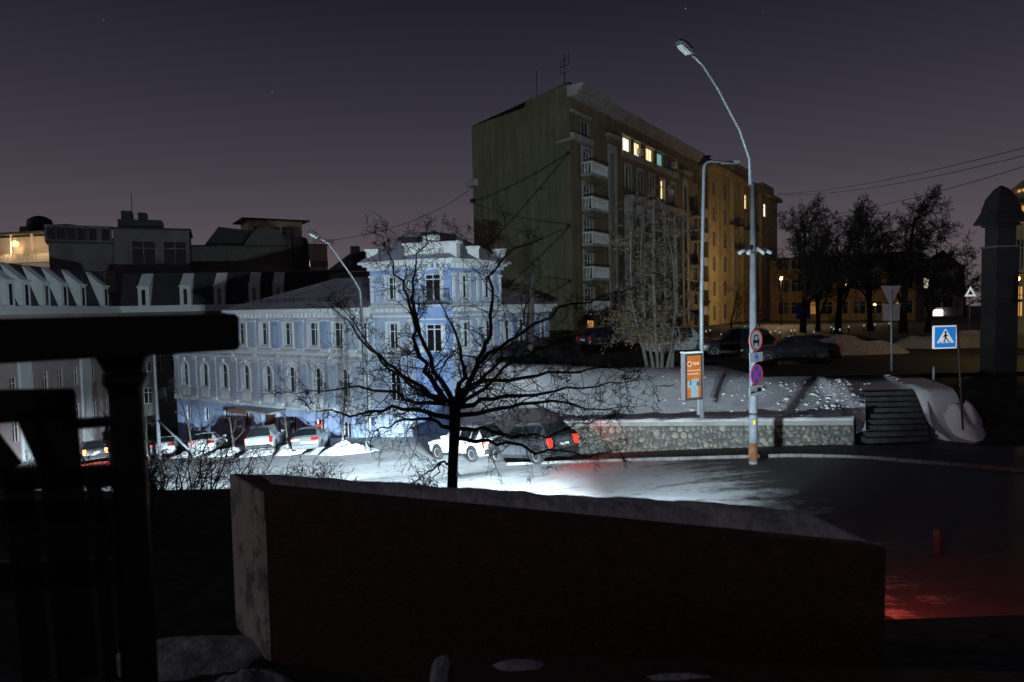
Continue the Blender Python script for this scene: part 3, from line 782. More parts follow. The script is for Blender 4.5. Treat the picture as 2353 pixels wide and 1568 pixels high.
def green_block():
    F, L, U, Z, p, q = fline(1311, 62, 1604, 92, 400)
    t = thing('apartment_block', 'tall olive green apartment block with blank gable and white balconies', 'building', (p.x, p.y, 1.9))
    ZT = 23.9
    ops = []; wins = []
    ops_add = lambda c, z, w, h: ops.append((c-w/2, c+w/2, z, z+h))
    # balcony doors near the corner
    bz = [4.55, 7.75, 10.95, 14.15, 17.35]
    cb = U(1349)
    for z in bz:
        ops_add(cb, z, 1.75, 2.35); wins.append((cb, z, 1.75, 2.35, 'frame', 'glass', 3, (.72,)))
    c = U(1355); ops_add(c, 2.0, 1.75, 1.9); wins.append((c, 2.0, 1.75, 1.9, 'frame', 'lit_o', 4, (.25, .5, .75)))
    c = U(1341); ops_add(c+.4, 21.0, 2.0, 1.45); wins.append((c+.4, 21.0, 2.0, 1.45, 'frame_old', 'glass', 3, ()))
    # lit loggia row under the cornice
    for k, (px, g, w) in enumerate(((1441, 'lit_w', 2.1), (1465, 'lit', 1.9), (1493, 'lit', 2.2), (1517, 'lit_c', 2.1), (1540, 'glass', 2.1))):
        ops_add(U(px), 21.15, w, 1.55); wins.append((U(px), 21.15, w, 1.55, 'frame', g, 3, ()))
    # row below
    for px, g in ((1443, 'glass'), (1470, 'glass'), (1497, 'glass'), (1521, 'lit'), (1545, 'glass')):
        ops_add(U(px), 17.5, 1.35, 2.2); wins.append((U(px), 17.5, 1.35, 2.2, 'frame', g, 2, (.7,)))
    for z in (2.2, 5.4, 8.6, 11.8, 15.0):
        for px in (1440, 1470, 1500, 1525, 1548):
            g = 'glass'
            if px == 1500 and z == 8.6: g = 'lit_dim'
            if px == 1470 and z == 2.2: g = 'lit_dim'
            if px == 1500 and z == 11.8: g = 'lit_dim'
            h = 1.8 if z > 3 else 1.7
            ops_add(U(px), z, 1.2, h); wins.append((U(px), z, 1.2, h, 'frame', g, 2, (.7,)))
    for z in (2.2, 5.0, 8.2, 11.4, 14.6, 17.8, 21.0):
        ops_add(U(1597), z, 1.4, 1.8); wins.append((U(1597), z, 1.4, 1.8, 'frame_old', 'glass', 2, (.7,)))
    # tall stairwell strips
    strips = [(U(1407), 3.2, 20.3), (U(1573), 3.2, 20.0)]
    for c, z0, z1 in strips: ops.append((c-.55, c+.55, z0, z1))
    wall_open(F, 0, L, -3, ZT, ops, .35).build('wall', 'olive2', t)
    # gable to the left: sloping top
    G = Vector((xat(1087, 73, 450), 73.0)); Fg, Lg = frame2(G, p)
    zl = zat(1087, 291, 73); 
    MB().add([(0,0,-6),(Lg,0,-6),(Lg,0,25.1),(Lg*.60,0,24.9),(Lg*.58,0,24.3),(0,0,zl)], [(0,1,2,3,4,5)], Fg).build('gable_wall', 'olive', t)
    # far side and roof
    bk = G + (q-p)
    MB().add([(G.x,G.y,-6),(bk.x,bk.y,-6),(bk.x,bk.y,zl),(G.x,G.y,zl)], [(3,2,1,0)]).build('wall', 'olive', t)
    MB().add([(q.x,q.y,-6),(bk.x,bk.y,-6),(bk.x,bk.y,zl),(q.x,q.y,24.8)], [(0,1,2,3)]).build('wall', 'olive2', t)
    MB().add([tuple(Fg @ Vector((0,0,zl+.05))), tuple(Fg @ Vector((Lg,0,25.2))), (q.x,q.y,25.2), (bk.x,bk.y,zl+.05)], [(0,1,2,3)]).build('roof', 'roof_dark', t)
    # faint gable traces: bricked-up windows, iron ties, hanging cables
    for (a, b, z0, z1) in ((8.2, 9.6, 19.6, 21.4), (1.6, 3.4, 14.9, 16.4), (6.9, 8.6, 15.2, 16.9), (9.2, 11.4, 15.0, 17.0), (9.4, 11.2, 16.2, 16.4)):
        MB().box(a, b, 0, .035, z0, z1, Fg).build('bricked_window', 'olive', t)
    for i, ((a, za), (b, zb)) in enumerate((((.2, 16.4), (Lg-.2, 18.9)), ((.2, 16.2), (Lg-.2, 12.6)), ((.3, 10.6), (Lg-.3, 18.8)), ((.3, 10.4), (Lg-.2, 12.4)), ((.3, 10.2), (Lg-.2, 7.6)), ((.3, 5.0), (Lg-.2, 12.3)), ((.6, 4.0), (Lg-.2, 7.4)))):
        pts = [Fg @ Vector((a+(b-a)*k/10, .12, za+(zb-za)*k/10-.35*math.sin(math.pi*k/10))) for k in range(11)]
        MB().tube(pts, .035, 4).build('cable', 'iron', t)
    for z in (16.5, 10.5, 7.5): 
        MB().box(-.15, .35, .0, .3, z-.2, z+.2, Fg).build('cable_anchor', 'iron', t)
    for z in (18.95, 12.5, 7.5): MB().box(Lg-.35, Lg-.1, .0, .22, z-.12, z+.12, Fg).build('cable_anchor', 'iron', t)
    MB().box(-.6, .9, -.2, .45, 18.0, 18.7, Fg).build('ledge', 'greytrim', t)
    MB().box(Lg-1.5, Lg+.35, -.2, .25, 20.05, 20.2, Fg).build('ledge', 'greytrim', t)
    for w in wins: put_window(t, F, w[0], w[1], w[2], w[3], .30, fm=w[4], gm=w[5], nx=w[6], nz=w[7])
    # white surrounds of balcony doors and balconies with balusters
    for z in bz:
        s_ = MB(); s_.box(cb-1.12, cb-.875, 0, .10, z-.1, z+2.35, F); s_.box(cb+.875, cb+1.12, 0, .10, z-.1, z+2.35, F); s_.box(cb-1.12, cb+1.12, 0, .12, z+2.35, z+2.70, F)
        s_.build('surround', 'greytrim', t)
        b0, b1, bo = cb-1.05, cb+2.15, 1.15
        zz = z+.02
        MB().prism([(b0-.15, zz-.22), (b1+.15, zz-.22), (b1+.15, zz), (b0-.15, zz)], 0, bo, F).build('balcony_slab', 'greytrim', t)
        MB().prism([(b0+.5, zz-.75), (b1-.5, zz-.75), (b1, zz-.223), (b0, zz-.223)], 0, bo*.7, F).build('balcony_bracket', 'olive', t)
        r_ = MB(); r_.box(b0-.1, b1+.1, bo-.18, bo, zz+.95, zz+1.07, F); r_.box(b0-.1, b0+.06, .02, bo-.18, zz+.95, zz+1.07, F); r_.box(b1-.06, b1+.1, .02, bo-.18, zz+.95, zz+1.07, F)
        r_.box(b0-.1, b0+.12, bo-.2, bo-.002, zz, zz+.95, F); r_.box(b1-.12, b1+.1, bo-.2, bo-.002, zz, zz+.95, F)
        r_.build('balcony_rail', 'frame', t)
        bl = MB(); k = b0+.3
        while k < b1-.2:
            bl.lathe([(.05, 0), (.085, .2), (.06, .5), (.04, .75), (.06, .95)], 6, F @ T(k, bo-.1, zz)); k += .25
        for yy in (.3, .6): bl.lathe([(.05, 0), (.085, .2), (.06, .5), (.04, .75), (.06, .95)], 6, F @ T(b0, yy, zz))
        tag(bl.build('balusters', 'frame', t), kind='stuff')
    for c, z0, z1 in strips:
        s_ = MB(); s_.box(c-1.05, c-.55, 0, .12, z0-.4, z1, F); s_.box(c+.55, c+1.05, 0, .12, z0-.4, z1, F); s_.box(c-1.05, c+1.05, 0, .14, z1, z1+.9, F); s_.build('stair_surround', 'greytrim', t)
        h = (z1-z0)/10
        for k in range(10): put_window(t, F, c, z0+k*h, 1.1, h-.03, .30, fm='frame_old', nx=1, nz=())
        MB().box(c-1.5, c+1.5, 0, .5, z1+1.55, z1+1.85, F).build('canopy_moulding', 'greytrim', t)
        MB().box(c-1.2, c+1.2, 0, .25, z1+1.1, z1+1.545, F).build('canopy_moulding', 'olive2', t)
    # top sills and heads, cornice
    a, b = U(1430), U(1553)
    MB().box(a-.2, b+.2, 0, .30, 20.55, 21.10, F).build('sill_band', 'greytrim', t)
    MB().box(a-.2, b+.2, 0, .18, 22.74, 22.92, F).build('lintel_band', 'greytrim', t)
    MB().box(.05, U(1358), 0, .35, 20.2, 20.75, F).build('sill_band', 'greytrim', t)
    MB().box(.05, U(1358), 0, .22, 22.6, 22.85, F).build('lintel_band', 'greytrim', t)
    co = MB()
    for k, (o1, z0, z1) in enumerate(((.30, ZT, ZT+.45), (.60, ZT+.45, ZT+.75), (.85, ZT+.75, ZT+1.0))):
        co.box(-.05, U(1375), -.2, o1+.55, z0+.002, z1, F); co.box(U(1375)+.002, L, -.2, o1, z0+.002, z1, F)
    co.build('cornice', 'greytrim', t)
    MB().box(U(1375)-2, U(1440), -3.5, -1.2, ZT+1.0, ZT+2.1, F).build('roof_hatch', 'roof_dark', t)
    MB().lathe([(.55, 0), (.55, .9), (.65, .9), (.65, 1.1)], 10, Fg @ T(Lg*.52, -1.5, 23.6)).build('roof_vent', 'iron', t)
    an = MB(); an.tube([Fg @ Vector((Lg*.66, -.6, 24.6)), Fg @ Vector((Lg*.66, -.6, 27.6))], .04, 4)
    an.build('antenna_mast', 'iron', t)
    an = MB(); zb = 25.2; x0 = Lg*.92
    an.tube([Fg @ Vector((x0, -.6, zb)), Fg @ Vector((x0, -.6, zb+2.9))], .05, 4)
    for k, w in enumerate((.9, 1.1, .7)): an.tube([Fg @ Vector((x0-w/2, -.6, zb+1.2+k*.6)), Fg @ Vector((x0+w/2, -.6, zb+1.2+k*.6))], .03, 4)
    an.tube([Fg @ Vector((x0-.5, -.6, zb+1.2)), Fg @ Vector((x0-.5, -.6, zb+2.4))], .03, 4); an.tube([Fg @ Vector((x0+.55, -.6, zb+1.8)), Fg @ Vector((x0+.55, -.6, zb+2.9))], .03, 4)
    an.build('antenna', 'iron', t)
    # projecting grey bay in the middle with piers and balcony fronts
    a, b = U(1436), U(1556)
    MB().box(a-.3, b+.3, .02, 1.0, 15.9, 16.6, F).build('bay_balcony', 'greytrim', t)
    for k in range(6):
        c = a+(b-a)*k/5
        MB().box(c-.35, c+.35, .02, .75, 1.5, 15.88, F).build('bay_pier', 'greytrim', t)
    for z in (4.1, 7.3, 10.5, 13.6):
        for k in range(5):
            c0, c1 = a+(b-a)*k/5+.36, a+(b-a)*(k+1)/5-.36
            MB().box(c0, c1, .02, .45, z, z+1.0, F).build('bay_parapet', 'darkgrey', t)
    for z in (3.6, 6.9, 10.1, 13.3, 16.5):
        c = U(1597)
        MB().box(c-1.4, c+1.6, 0, 1.2, z, z+.18, F).build('balcony_slab', 'greytrim', t)
        MB().box(c-1.4, c+1.6, 1.08, 1.2, z+.182, z+1.1, F).build('balcony_front', 'greytrim', t)
    for k in range(5):
        c = U((1443, 1470, 1497, 1521, 1545)[k])
        s_ = MB(); s_.box(c-.95, c-.675, 0, .10, 17.4, 19.7, F); s_.box(c+.675, c+.95, 0, .10, 17.4, 19.7, F); s_.box(c-.95, c+.95, 0, .11, 19.7, 20.0, F); s_.build('surround', 'greytrim', t)
    for px, z in ((1466, 21.3), (1536, 18.2), (1545, 21.6)):
        MB().bbox(U(px)-.45, U(px)+.45, .1, .5, z, z+.7, .06, F).build('air_conditioner', 'frame', t)
green_block()

def yellow_block():
    F, L, U, Z, p, q = fline(1628, 96, 1786, 132, 500)
    t = thing('apartment_block', 'yellow apartment block with tall windows lit warm by a street lamp', 'building', (p.x, p.y, 1.9))
    ZT = zat(1628, 376, 96)
    ops = []; wins = []
    cols = (1641, 1667, 1692, 1712, 1732, 1757, 1773)
    for i, px in enumerate(cols):
        for k in range(6):
            z = 2.6+k*3.55; w, h = (1.25, 2.1) if i % 2 == 0 else (1.9, 2.3)
            g = 'glass'
            if px == 1712 and k == 5: g = 'lit'
            if px == 1757 and k == 5: g = 'lit_w'
            ops.append((U(px)-w/2, U(px)+w/2, z, z+h)); wins.append((U(px), z, w, h, g))
    shell(t, F, L, 12, -2, ZT, 'yellow', ops, over=.6)
    for u, z, w, h, g in wins: put_window(t, F, u, z, w, h, .2, fm='frame_old', gm=g, nx=2, nz=(.7,))
    for px in (1653, 1680, 1703, 1722, 1745):
        MB().box(U(px)-.35, U(px)+.35, 0, .45, 2, ZT-.6, F).build('pilaster', 'yellow', t)
    MB().box(-.2, L+.4, 0, .9, ZT-.6, ZT-.01, F).build('cornice', 'yellow', t)
    MB().box(-.1, L, 0, .25, 5.2, 5.5, F).build('string_course', 'yellow', t)
    for px, z in ((1685, 17.0), (1720, 17.0), (1690, 13.5)):
        MB().box(U(px)-2.2, U(px)+2.2, 0, 1.2, z, z+.2, F).build('balcony_slab', 'roof_dark', t)
        r_ = MB(); 
        for k in range(12): r_.tube([F @ Vector((U(px)-2.1+k*.38, 1.1, z)), F @ Vector((U(px)-2.1+k*.38, 1.1, z+1))], .03, 4)
        r_.tube([F @ Vector((U(px)-2.1, 1.1, z+1)), F @ Vector((U(px)+2.1, 1.1, z+1))], .04, 4); r_.build('balcony_railing', 'iron', t)
    MB().box(U(1655), U(1668), -4, -2, ZT+.25, ZT+2.2, F).build('chimney', 'dusk_brick', t)
    MB().box(U(1690), U(1722), -5, -.2, ZT+.25, ZT+2.6, F).build('attic', 'yellow', t)
    MB().box(U(1758), U(1782), -5, -.3, ZT+.25, ZT+2.0, F).build('attic', 'yellow', t)
    # dark recess block between it and the green block
    p2 = Vector((xat(1606, 99, 500), 99)); q2 = Vector((xat(1630, 99, 500), 99)); F2, L2 = frame2(p2, q2)
    t2 = thing('recess_block', 'dark narrow recessed block squeezed between the olive and yellow apartment blocks', 'building', (p2.x, p2.y, 1.9))
    ops = [(L2/2-.5, L2/2+.5, 3+3.2*k, 4.7+3.2*k) for k in range(6)]
    shell(t2, F2, L2, 6, -2, zat(1618, 362, 99), 'darkgrey', ops, over=.2)
    for k in range(6): put_window(t2, F2, L2/2, 3+3.2*k, 1.0, 1.7, .2, fm='frame_old')
yellow_block()

def simple(name, label, xa, Ya, xb, Yb, ytop, z0, wm, rows, cols, w, h, lit=(), depth=12, fm='frame_old', roof='roof_dark', over=.3, py=700, zt=None, cat='building', gm='glass', nx=2):
    F, L, U, Z, p, q = fline(xa, Ya, xb, Yb, py)
    t = thing(name, label, cat, (p.x, p.y, z0+2))
    ZT = zt if zt is not None else zat(xa, ytop, Ya)
    ops = []; ws = []
    for i, z in enumerate(rows):
        for j, px in enumerate(cols):
            u = U(px)
            ops.append((u-w/2, u+w/2, z, z+h)); ws.append((u, z, dict(lit).get((i, j), gm)))
    shell(t, F, L, depth, z0, ZT, wm, ops, roof=roof, over=over)
    for u, z, g in ws: put_window(t, F, u, z, w, h, .2, fm=fm, gm=g, nx=nx, nz=(.7,))
    return t, F, L, U, ZT

# ---- left: long mansard house below the skyline
def dormer(t, F, u, ze, zt, rise, w=1.25, m='dormer'):
    """white dormer front standing on the eaves, sloped lid running back into the mansard"""
    h = (zt-ze)
    d = MB()
    hw = w/2; top = ze+h*.62
    d.add([(u-hw, .02, ze), (u+hw, .02, ze), (u+hw, .02, top), (u-hw, .02, top), (u-hw, -rise*1.02, zt-.05), (u+hw, -rise*1.02, zt-.05), (u-hw, -rise*.1, ze), (u+hw, -rise*.1, ze)],
          [(0,1,2,3), (3,2,5,4), (1,7,5,2), (6,0,3,4)], F)
    o = d.build('dormer', m, t)
    MB().box(u-.2, u+.2, .022, .06, ze+h*.12, top-.35, F).build('dormer_window', 'glass', t)
    MB().box(u-hw-.1, u+hw+.1, .0, .15, top-.08, top+.06, F).build('dormer_lid', 'dormer', t)
def mansard():
    zE, zT, rise = 5.75, 10.1, 1.7
    F, L, U, Z, p, q = fline(272, 80, 770, 84, 700)
    t = thing('mansard_house', 'long dark mansard-roofed house with white dormers beyond the railing', 'building', (p.x, p.y, -6))
    def run(F, L, U, cols, rows, wm, dorms, wins):
        ops = [(U(px)-.5, U(px)+.5, z, z+1.9) for px in wins for z in rows]
        wall_open(F, 0, L, -14, zE-.3, ops, .2).build('wall', wm, t)
        for px in wins:
            for z in rows: put_window(t, F, U(px), z, 1.0, 1.9, .18, nx=2, nz=(.7,))
        MB().box(-.1, L, -.1, .55, zE-.3, zE-.05, F).build('cornice', 'dormer', t)
        MB().box(-.1, L, 0, .3, zE-1.5, zE-1.3, F).build('string_course', 'dormer', t)
        MB().box(0, L, -.2, .28, zE-.045, zE+.45, F).build('parapet', 'dormer', t)
        MB().add([(0, -.2, zE-.05), (L, -.2, zE-.05), (L, -rise-.2, zT), (0, -rise-.2, zT), (0, -8, zT+.5), (L, -8, zT+.5)], [(0,1,2,3), (3,2,5,4)], F).build('roof', 'roof_dark', t)
        for px in dorms: dormer(t, F, U(px), zE, zT, rise)
    run(F, L, U, None, (2.2, -1.6, -5.4), 'darkgrey', (331, 427, 505, 585, 640), (300, 330, 362, 395, 428, 470, 520))
    F2, L2, U2, Z2, p2, q2 = fline(-40, 55, 272, 80, 700)
    run(F2, L2, U2, None, (2.0, -1.8, -5.6), 'pink', (-5, 25, 62, 108, 150, 192, 244), (20, 60, 95, 130, 165, 205, 235))
    for px in (45, 185):
        MB().box(U2(px)-.9, U2(px)+.9, 0, .25, -12, 4.2, F2).build('pilaster', 'dormer', t)
    for px in (185, 240): MB().prism([(U2(px)-1.2, 2.6), (U2(px)+1.2, 2.6), (U2(px)+1.2, 4.0), (U2(px), 5.0), (U2(px)-1.2, 4.0)], .26, .6, F2).build('pediment', 'dormer', t)
mansard()
# skyline on the left
t, F, L, U, ZT = simple('restaurant_house', 'cream house with a warmly lit terrace and a faded restaurant sign', -30, 122, 156, 118, 540, -4, 'cream', (6.5, 10.6), (22, 52, 84, 116), 1.9, 2.2, lit=(((1, 0), 'glass'),), fm='frame', py=580, zt=zat(60, 545, 120))
MB().box(-.5, L+.6, -.2, 2.2, ZT-4.6, ZT-4.3, F).build('terrace_slab', 'cream', t)
MB().box(-.2, L+.4, 2.1, 2.25, ZT-4.298, ZT-3.2, F).build('terrace_parapet', 'cream', t)
MB().box(-.5, L+.8, -.3, 2.6, ZT+.26, ZT+.6, F).build('roof_slab', 'roof_dark', t)
for k in range(4): MB().box(L*(.2+.25*k)-.15, L*(.2+.25*k)+.15, 1.9, 2.1, ZT-3.2, ZT+.25, F).build('terrace_post', 'cream', t)
lp = F @ Vector((U(48), 1.0, ZT-1.2))
MB().lathe([(0, -.55), (.45, -.4), (.6, 0), (.45, .4), (0, .55)], 10, T(*lp)).build('terrace_lamp', 'lamp_y', t, smooth=True)
def point(name, loc, e, c, r=.15, parent=None):
    d = bpy.data.lights.new(name, 'POINT'); d.energy = e; d.color = c; d.shadow_soft_size = r
    o = bpy.data.objects.new(name, d); col.objects.link(o)
    if parent: o.parent = parent; o.location = Vector(loc)-ORG.get(parent.name, Vector())
    else: o.location = loc
    return o
point('terrace_light', F @ Vector((U(48), 2.9, ZT-2.0)), 420, (1, .62, .30), .4, t)
point('terrace_light', F @ Vector((U(125), 4.2, ZT-1.5)), 380, (1, .66, .36), .4, t)
point('street_light', F @ Vector((U(70), 9, ZT-7.0)), 900, (1, .72, .50), .4, t)
for k in range(2):
    MB().bbox(U(40+k*80)-1.6, U(40+k*80)+1.6, -4, -2, ZT+.6, ZT+2.2, .3, F).build('roof_plant', 'roof_dark', t)
MB().lathe([(0, 0), (1.6, .5), (2.1, 1.6), (1.9, 2.6), (.9, 3.2), (0, 3.4)], 12, F @ T(U(66), -2.5, ZT+.6)).build('roof_dome', 'roof_dark', t, smooth=True)
def text(name, body, size, M4, m, parent, ext=.01, align='CENTER'):
    cu = bpy.data.curves.new(name, 'FONT'); cu.body = body; cu.size = size; cu.extrude = ext; cu.align_x = align
    tmp = bpy.data.objects.new(name+'_curve', cu); col.objects.link(tmp)
    bpy.context.view_layer.update()
    me = bpy.data.meshes.new_from_object(tmp.evaluated_get(bpy.context.evaluated_depsgraph_get()))
    bpy.data.objects.remove(tmp); bpy.data.curves.remove(cu)
    me.materials.clear(); me.materials.append(M[m])
    return inst(name, me, parent, M4 @ Matrix.Rotation(R(90), 4, 'X') if True else M4)
FLIP = Matrix.Rotation(R(180), 4, 'Z')
# lettering stands on the face: local x along, y up, z out  ->  a, c, b
def on_face(F, u, b, z): return F @ T(u, b, z) @ FLIP @ Matrix.Scale(-1, 4, (1, 0, 0)) if False else F @ T(u, b, z)
text('sign_lettering', 'RESTAURANT', 1.7, F @ T(U(58), 2.27, ZT-4.25) @ FLIP @ Matrix.Diagonal((-1, -1, 1, 1)), 'frame_old', t)

t, F, L, U, ZT = simple('grey_house', 'plain grey concrete block on the skyline with two dark windows', 262, 100, 436, 104, 526, -4, 'darkgrey', (12.4,), (330, 402), 3.2, 3.6, py=580)
MB().box(U(268), U(372), -8, -3, ZT+.25, ZT+1.8, F).build('roof_plant', 'roof_dark', t)
MB().box(U(275), U(300), -7, -4, ZT+1.81, ZT+3.2, F).build('roof_plant', 'roof_dark', t); MB().box(U(315), U(335), -7, -4, ZT+1.81, ZT+3.0, F).build('roof_plant', 'roof_dark', t)
MB().tube([F @ Vector((U(300), -5, ZT+1.8)), F @ Vector((U(300), -5, ZT+6))], .05, 4).build('antenna', 'iron', t)
t, F, L, U, ZT = simple('attic_house', 'grey house with a row of dark attic windows beside the concrete block', 112, 97, 262, 101, 560, -4, 'darkgrey', (8.5,), (125, 150, 175, 200, 228, 250), 1.5, 3.2, py=580, zt=15.5, depth=8)
for px in (120, 143, 166, 190, 215, 245):
    MB().box(U(px)-.8, U(px)+.8, -2.4, .1, ZT+.26, ZT+2.6, F).build('dormer', 'darkgrey', t); MB().box(U(px)-.5, U(px)+.5, .102, .14, ZT+.5, ZT+2.2, F).build('dormer_window', 'glass', t)
t, F, L, U, ZT = simple('theatre_house', 'dark old brick house with a curved gable and faint amber windows', 440, 108, 692, 112, 560, -4, 'dusk_brick', (8.6,), (490, 520, 588, 615, 650), 1.6, 2.6, lit=(((0, 0), 'lamp_w'),), py=580, zt=15.6)
pts = [(U(560), ZT)] + [(U(560)+(U(668)-U(560))*k/10, ZT+3.2*math.sin(math.pi*k/10)**.7) for k in range(1, 10)] + [(U(668), ZT)]
MB().prism(pts, -.5, .15, F).build('curved_gable', 'dusk_brick', t)
MB().prism([(U(455), ZT+.26), (U(625), ZT+.26), (U(625), ZT+2.6), (U(495), ZT+3.6)], -8, -4, F).build('upper_roof', 'roof_dark', t)
for px in (513, 672): MB().box(U(px)-.5, U(px)+.5, 0, .4, 4, ZT+.2, F).build('pilaster', 'dusk_brick', t)
for px, z in ((586, 10.0), (612, 9.8), (618, 10.6)):
    MB().lathe([(0, -.3), (.3, 0), (0, .3)], 8, F @ T(U(px), .25, z)).build('amber_light', 'lamp_y', t)
MB().lathe([(1.4, 0), (1.4, 8), (1.1, 9), (0, 9.3)], 12, F @ T(U(690), 0, 8)).build('round_turret', 'roof_dark', t)
t, F, L, U, ZT = simple('glass_pavilion', 'beige rooftop pavilion with a row of tall glazed bays under a flat roof', 572, 150, 694, 156, 505, -4, 'beige', (20.9,), (590, 606, 622, 638, 654, 670), 1.25, 3.0, py=540, depth=9, zt=25.2, over=1.5, fm='cream' if False else 'frame', cat='pavilion')
t, F, L, U, ZT = simple('hotel_tower', 'pale distant hotel tower with a few lit windows', 700, 210, 752, 214, 562, -4, 'beige', (8.5, 11.8, 15.1, 18.4), (706, 716, 726, 738, 747), 1.6, 1.9, lit=(((3, 0), 'lit_w'), ((2, 0), 'lit_w'), ((1, 0), 'lit')), py=580, depth=14)
gd = MB()
for k in range(9): gd.box(L*.45+k*.8, L*.45+k*.8+.12, -1, -.8, ZT+.25, ZT+2.2, F)
gd.box(L*.45, L*.45+6.6, -.98, -.82, ZT+1.1, ZT+1.2, F); gd.build('roof_sign_frame', 'iron', t)
# dark gabled roof just behind the corner house
F, L, U, Z, p, q = fline(756, 66, 900, 66, 600)
t = thing('gabled_house', 'black gabled roof rising behind the snowy roof of the blue house', 'building', (p.x, p.y, -4))
zz = zat(790, 573, 66); z0 = zat(760, 625, 66)
MB().prism([(0, -6), (L, -6), (L, z0), (0, z0)], -8, 0, F).build('wall', 'darkgrey', t)
MB().add([(-.3, .3, z0), (L, .3, z0), (L, -3, zz), (1.6, -3, zz), (-.3, -8.4, z0)], [(0,1,2,3), (0,3,4)], F).build('roof', 'roof_dark', t)
MB().box(1.5, 2.3, -3.2, -2.4, zz-.3, zz+.5, F).build('chimney', 'darkgrey', t)

# ---- right: houses behind the bare trees
t, F, L, U, ZT = simple('dark_house', 'dark house behind the bare trees with a warm lit ground floor wall', 1770, 112, 2104, 100, 592, -2, 'beige_dark', (3.0, 6.6, 10.2), (1800, 1830, 1866, 1900, 1935, 1975, 2012, 2050, 2082), 1.7, 2.0, lit=(((2, 4), 'lit_o2'), ((0, 2), 'lit_o2')), py=700, zt=zat(1900, 592, 106), over=.5)
t, F, L, U, ZT = simple('pink_house', 'dusky pink house with a dark hipped roof at the end of the side street', 2106, 128, 2206, 124, 614, -2, 'pink', (3.4, 7.0, 10.4), (2122, 2150, 2178), 1.6, 2.0, lit=(((1, 0), 'lit_w'),), py=680, zt=zat(2150, 616, 126), roof=None)
MB().add([(-.6, .6, ZT), (L+.6, .6, ZT), (L*.55, -5, ZT+3.6), (-.6, -11, ZT), (L+.6, -11, ZT)], [(0,1,2), (1,4,2), (3,0,2), (4,3,2)], F).build('roof', 'roof_dark', t)
MB().bbox(U(2156)-.75, U(2156)+.75, .05, .35, zat(2156, 730, 125), zat(2156, 712, 125), .2, F).build('lit_sign', 'lamp_w', t)
MB().box(U(2086)-.4, U(2098), .3, .7, zat(2095, 742, 126), zat(2095, 730, 126), F).build('shop_light', 'lit_c', t)
t, F, L, U, ZT = simple('corner_mansion', 'dark mansion edge with an amber-lit gable wall at the street corner', 2296, 46, 2480, 38, 470, -1, 'yellow', (4.0, 7.0, 10.2), (2338, 2364, 2400), 1.1, 2.0, lit=(((0, 0), 'lit_o'), ((1, 1), 'lit_o'), ((2, 0), 'lit_o')), py=650, zt=zat(2330, 470, 43), over=.8)
MB().add([(-.8, .8, ZT), (L+.8, .8, ZT), (L+.8, -4, ZT+4.5), (1.5, -4, ZT+4.5)], [(0, 1, 2, 3)], F).build('gable_roof', 'yellow', t)
MB().box(.0, 1.0, -5, -3.5, ZT+.3, ZT+3.2, F).build('chimney', 'dusk_brick', t)
# gate pillar with a capped roof
gp = at(2296, 700, 30); gz = 1.9
t = thing('gate_pillar', 'tall dark gate pillar with a flared sheet metal cap beside the mansion', 'pillar', (gp.x, gp.y, gz))
zc0 = zat(2296, 515, 30)
MB().box(gp.x-.48, gp.x+.48, gp.y-.48, gp.y+.48, gz-.5, zc0-1.0).build('shaft', 'roof_dark', t)
MB().box(gp.x-.40, gp.x+.40, gp.y-.40, gp.y+.40, zc0-.995, zc0).build('neck', 'roof_dark', t)
MB().box(gp.x-.53, gp.x+.53, gp.y-.53, gp.y+.53, zc0-1.05, zc0-.96).build('band', 'darkgrey', t)
for k_, (w_, z_) in enumerate(((.56, gz+.9), (.58, gz+3.2), (.50, zc0-.12))): MB().box(gp.x-w_, gp.x+w_, gp.y-w_, gp.y+w_, z_, z_+.12).build('moulding', 'roof_dark', t)
rot = T(gp.x, gp.y, 0) @ Matrix.Rotation(R(45), 4, 'Z')
MB().lathe([(1.02, zc0), (.98, zc0+.12), (.74, zc0+.55), (.58, zc0+1.1), (.28, zc0+1.5), (.05, zc0+1.65)], 4, rot).build('cap', 'roof_dark', t)

# ------------------------------------------------------------------ cars
WD_ = {}
def wheel_data(r, w=.22):
    k = (round(r, 2),)
    if k in WD_: return WD_[k]
    ty = MB()
    prof = [(r*.62, -w/2), (r*.92, -w/2), (r, -w*.36), (r, w*.36), (r*.92, w/2), (r*.62, w/2)]
    n = 20; vs = [(a*math.cos(2*math.pi*i/n), b, a*math.sin(2*math.pi*i/n)) for a, b in prof for i in range(n)]
    ty.add(vs, [(j*n+i, j*n+(i+1) % n, (j+1)*n+(i+1) % n, (j+1)*n+i) for j in range(len(prof)-1) for i in range(n)])
    rm = MB(); rm.disc(r*.63, -w*.4, w*.20, 20)
    dk = MB(); dk.disc(r*.66, w*.30, w*.47, 20, r*.57)
    for i in range(5):
        A = Matrix.Rotation(2*math.pi*i/5, 4, 'Y'); dk.prism([(-.05, .0), (.05, .0), (.035, r*.6), (-.035, r*.6)], w*.22, w*.42, A)
    dk.disc(.06, w*.22, w*.44, 10)
    WD_[k] = (ty.data('tyre', 'tyre', True), rm.data('wheel_well', 'plastic'), dk.data('rim', 'rim')); return WD_[k]
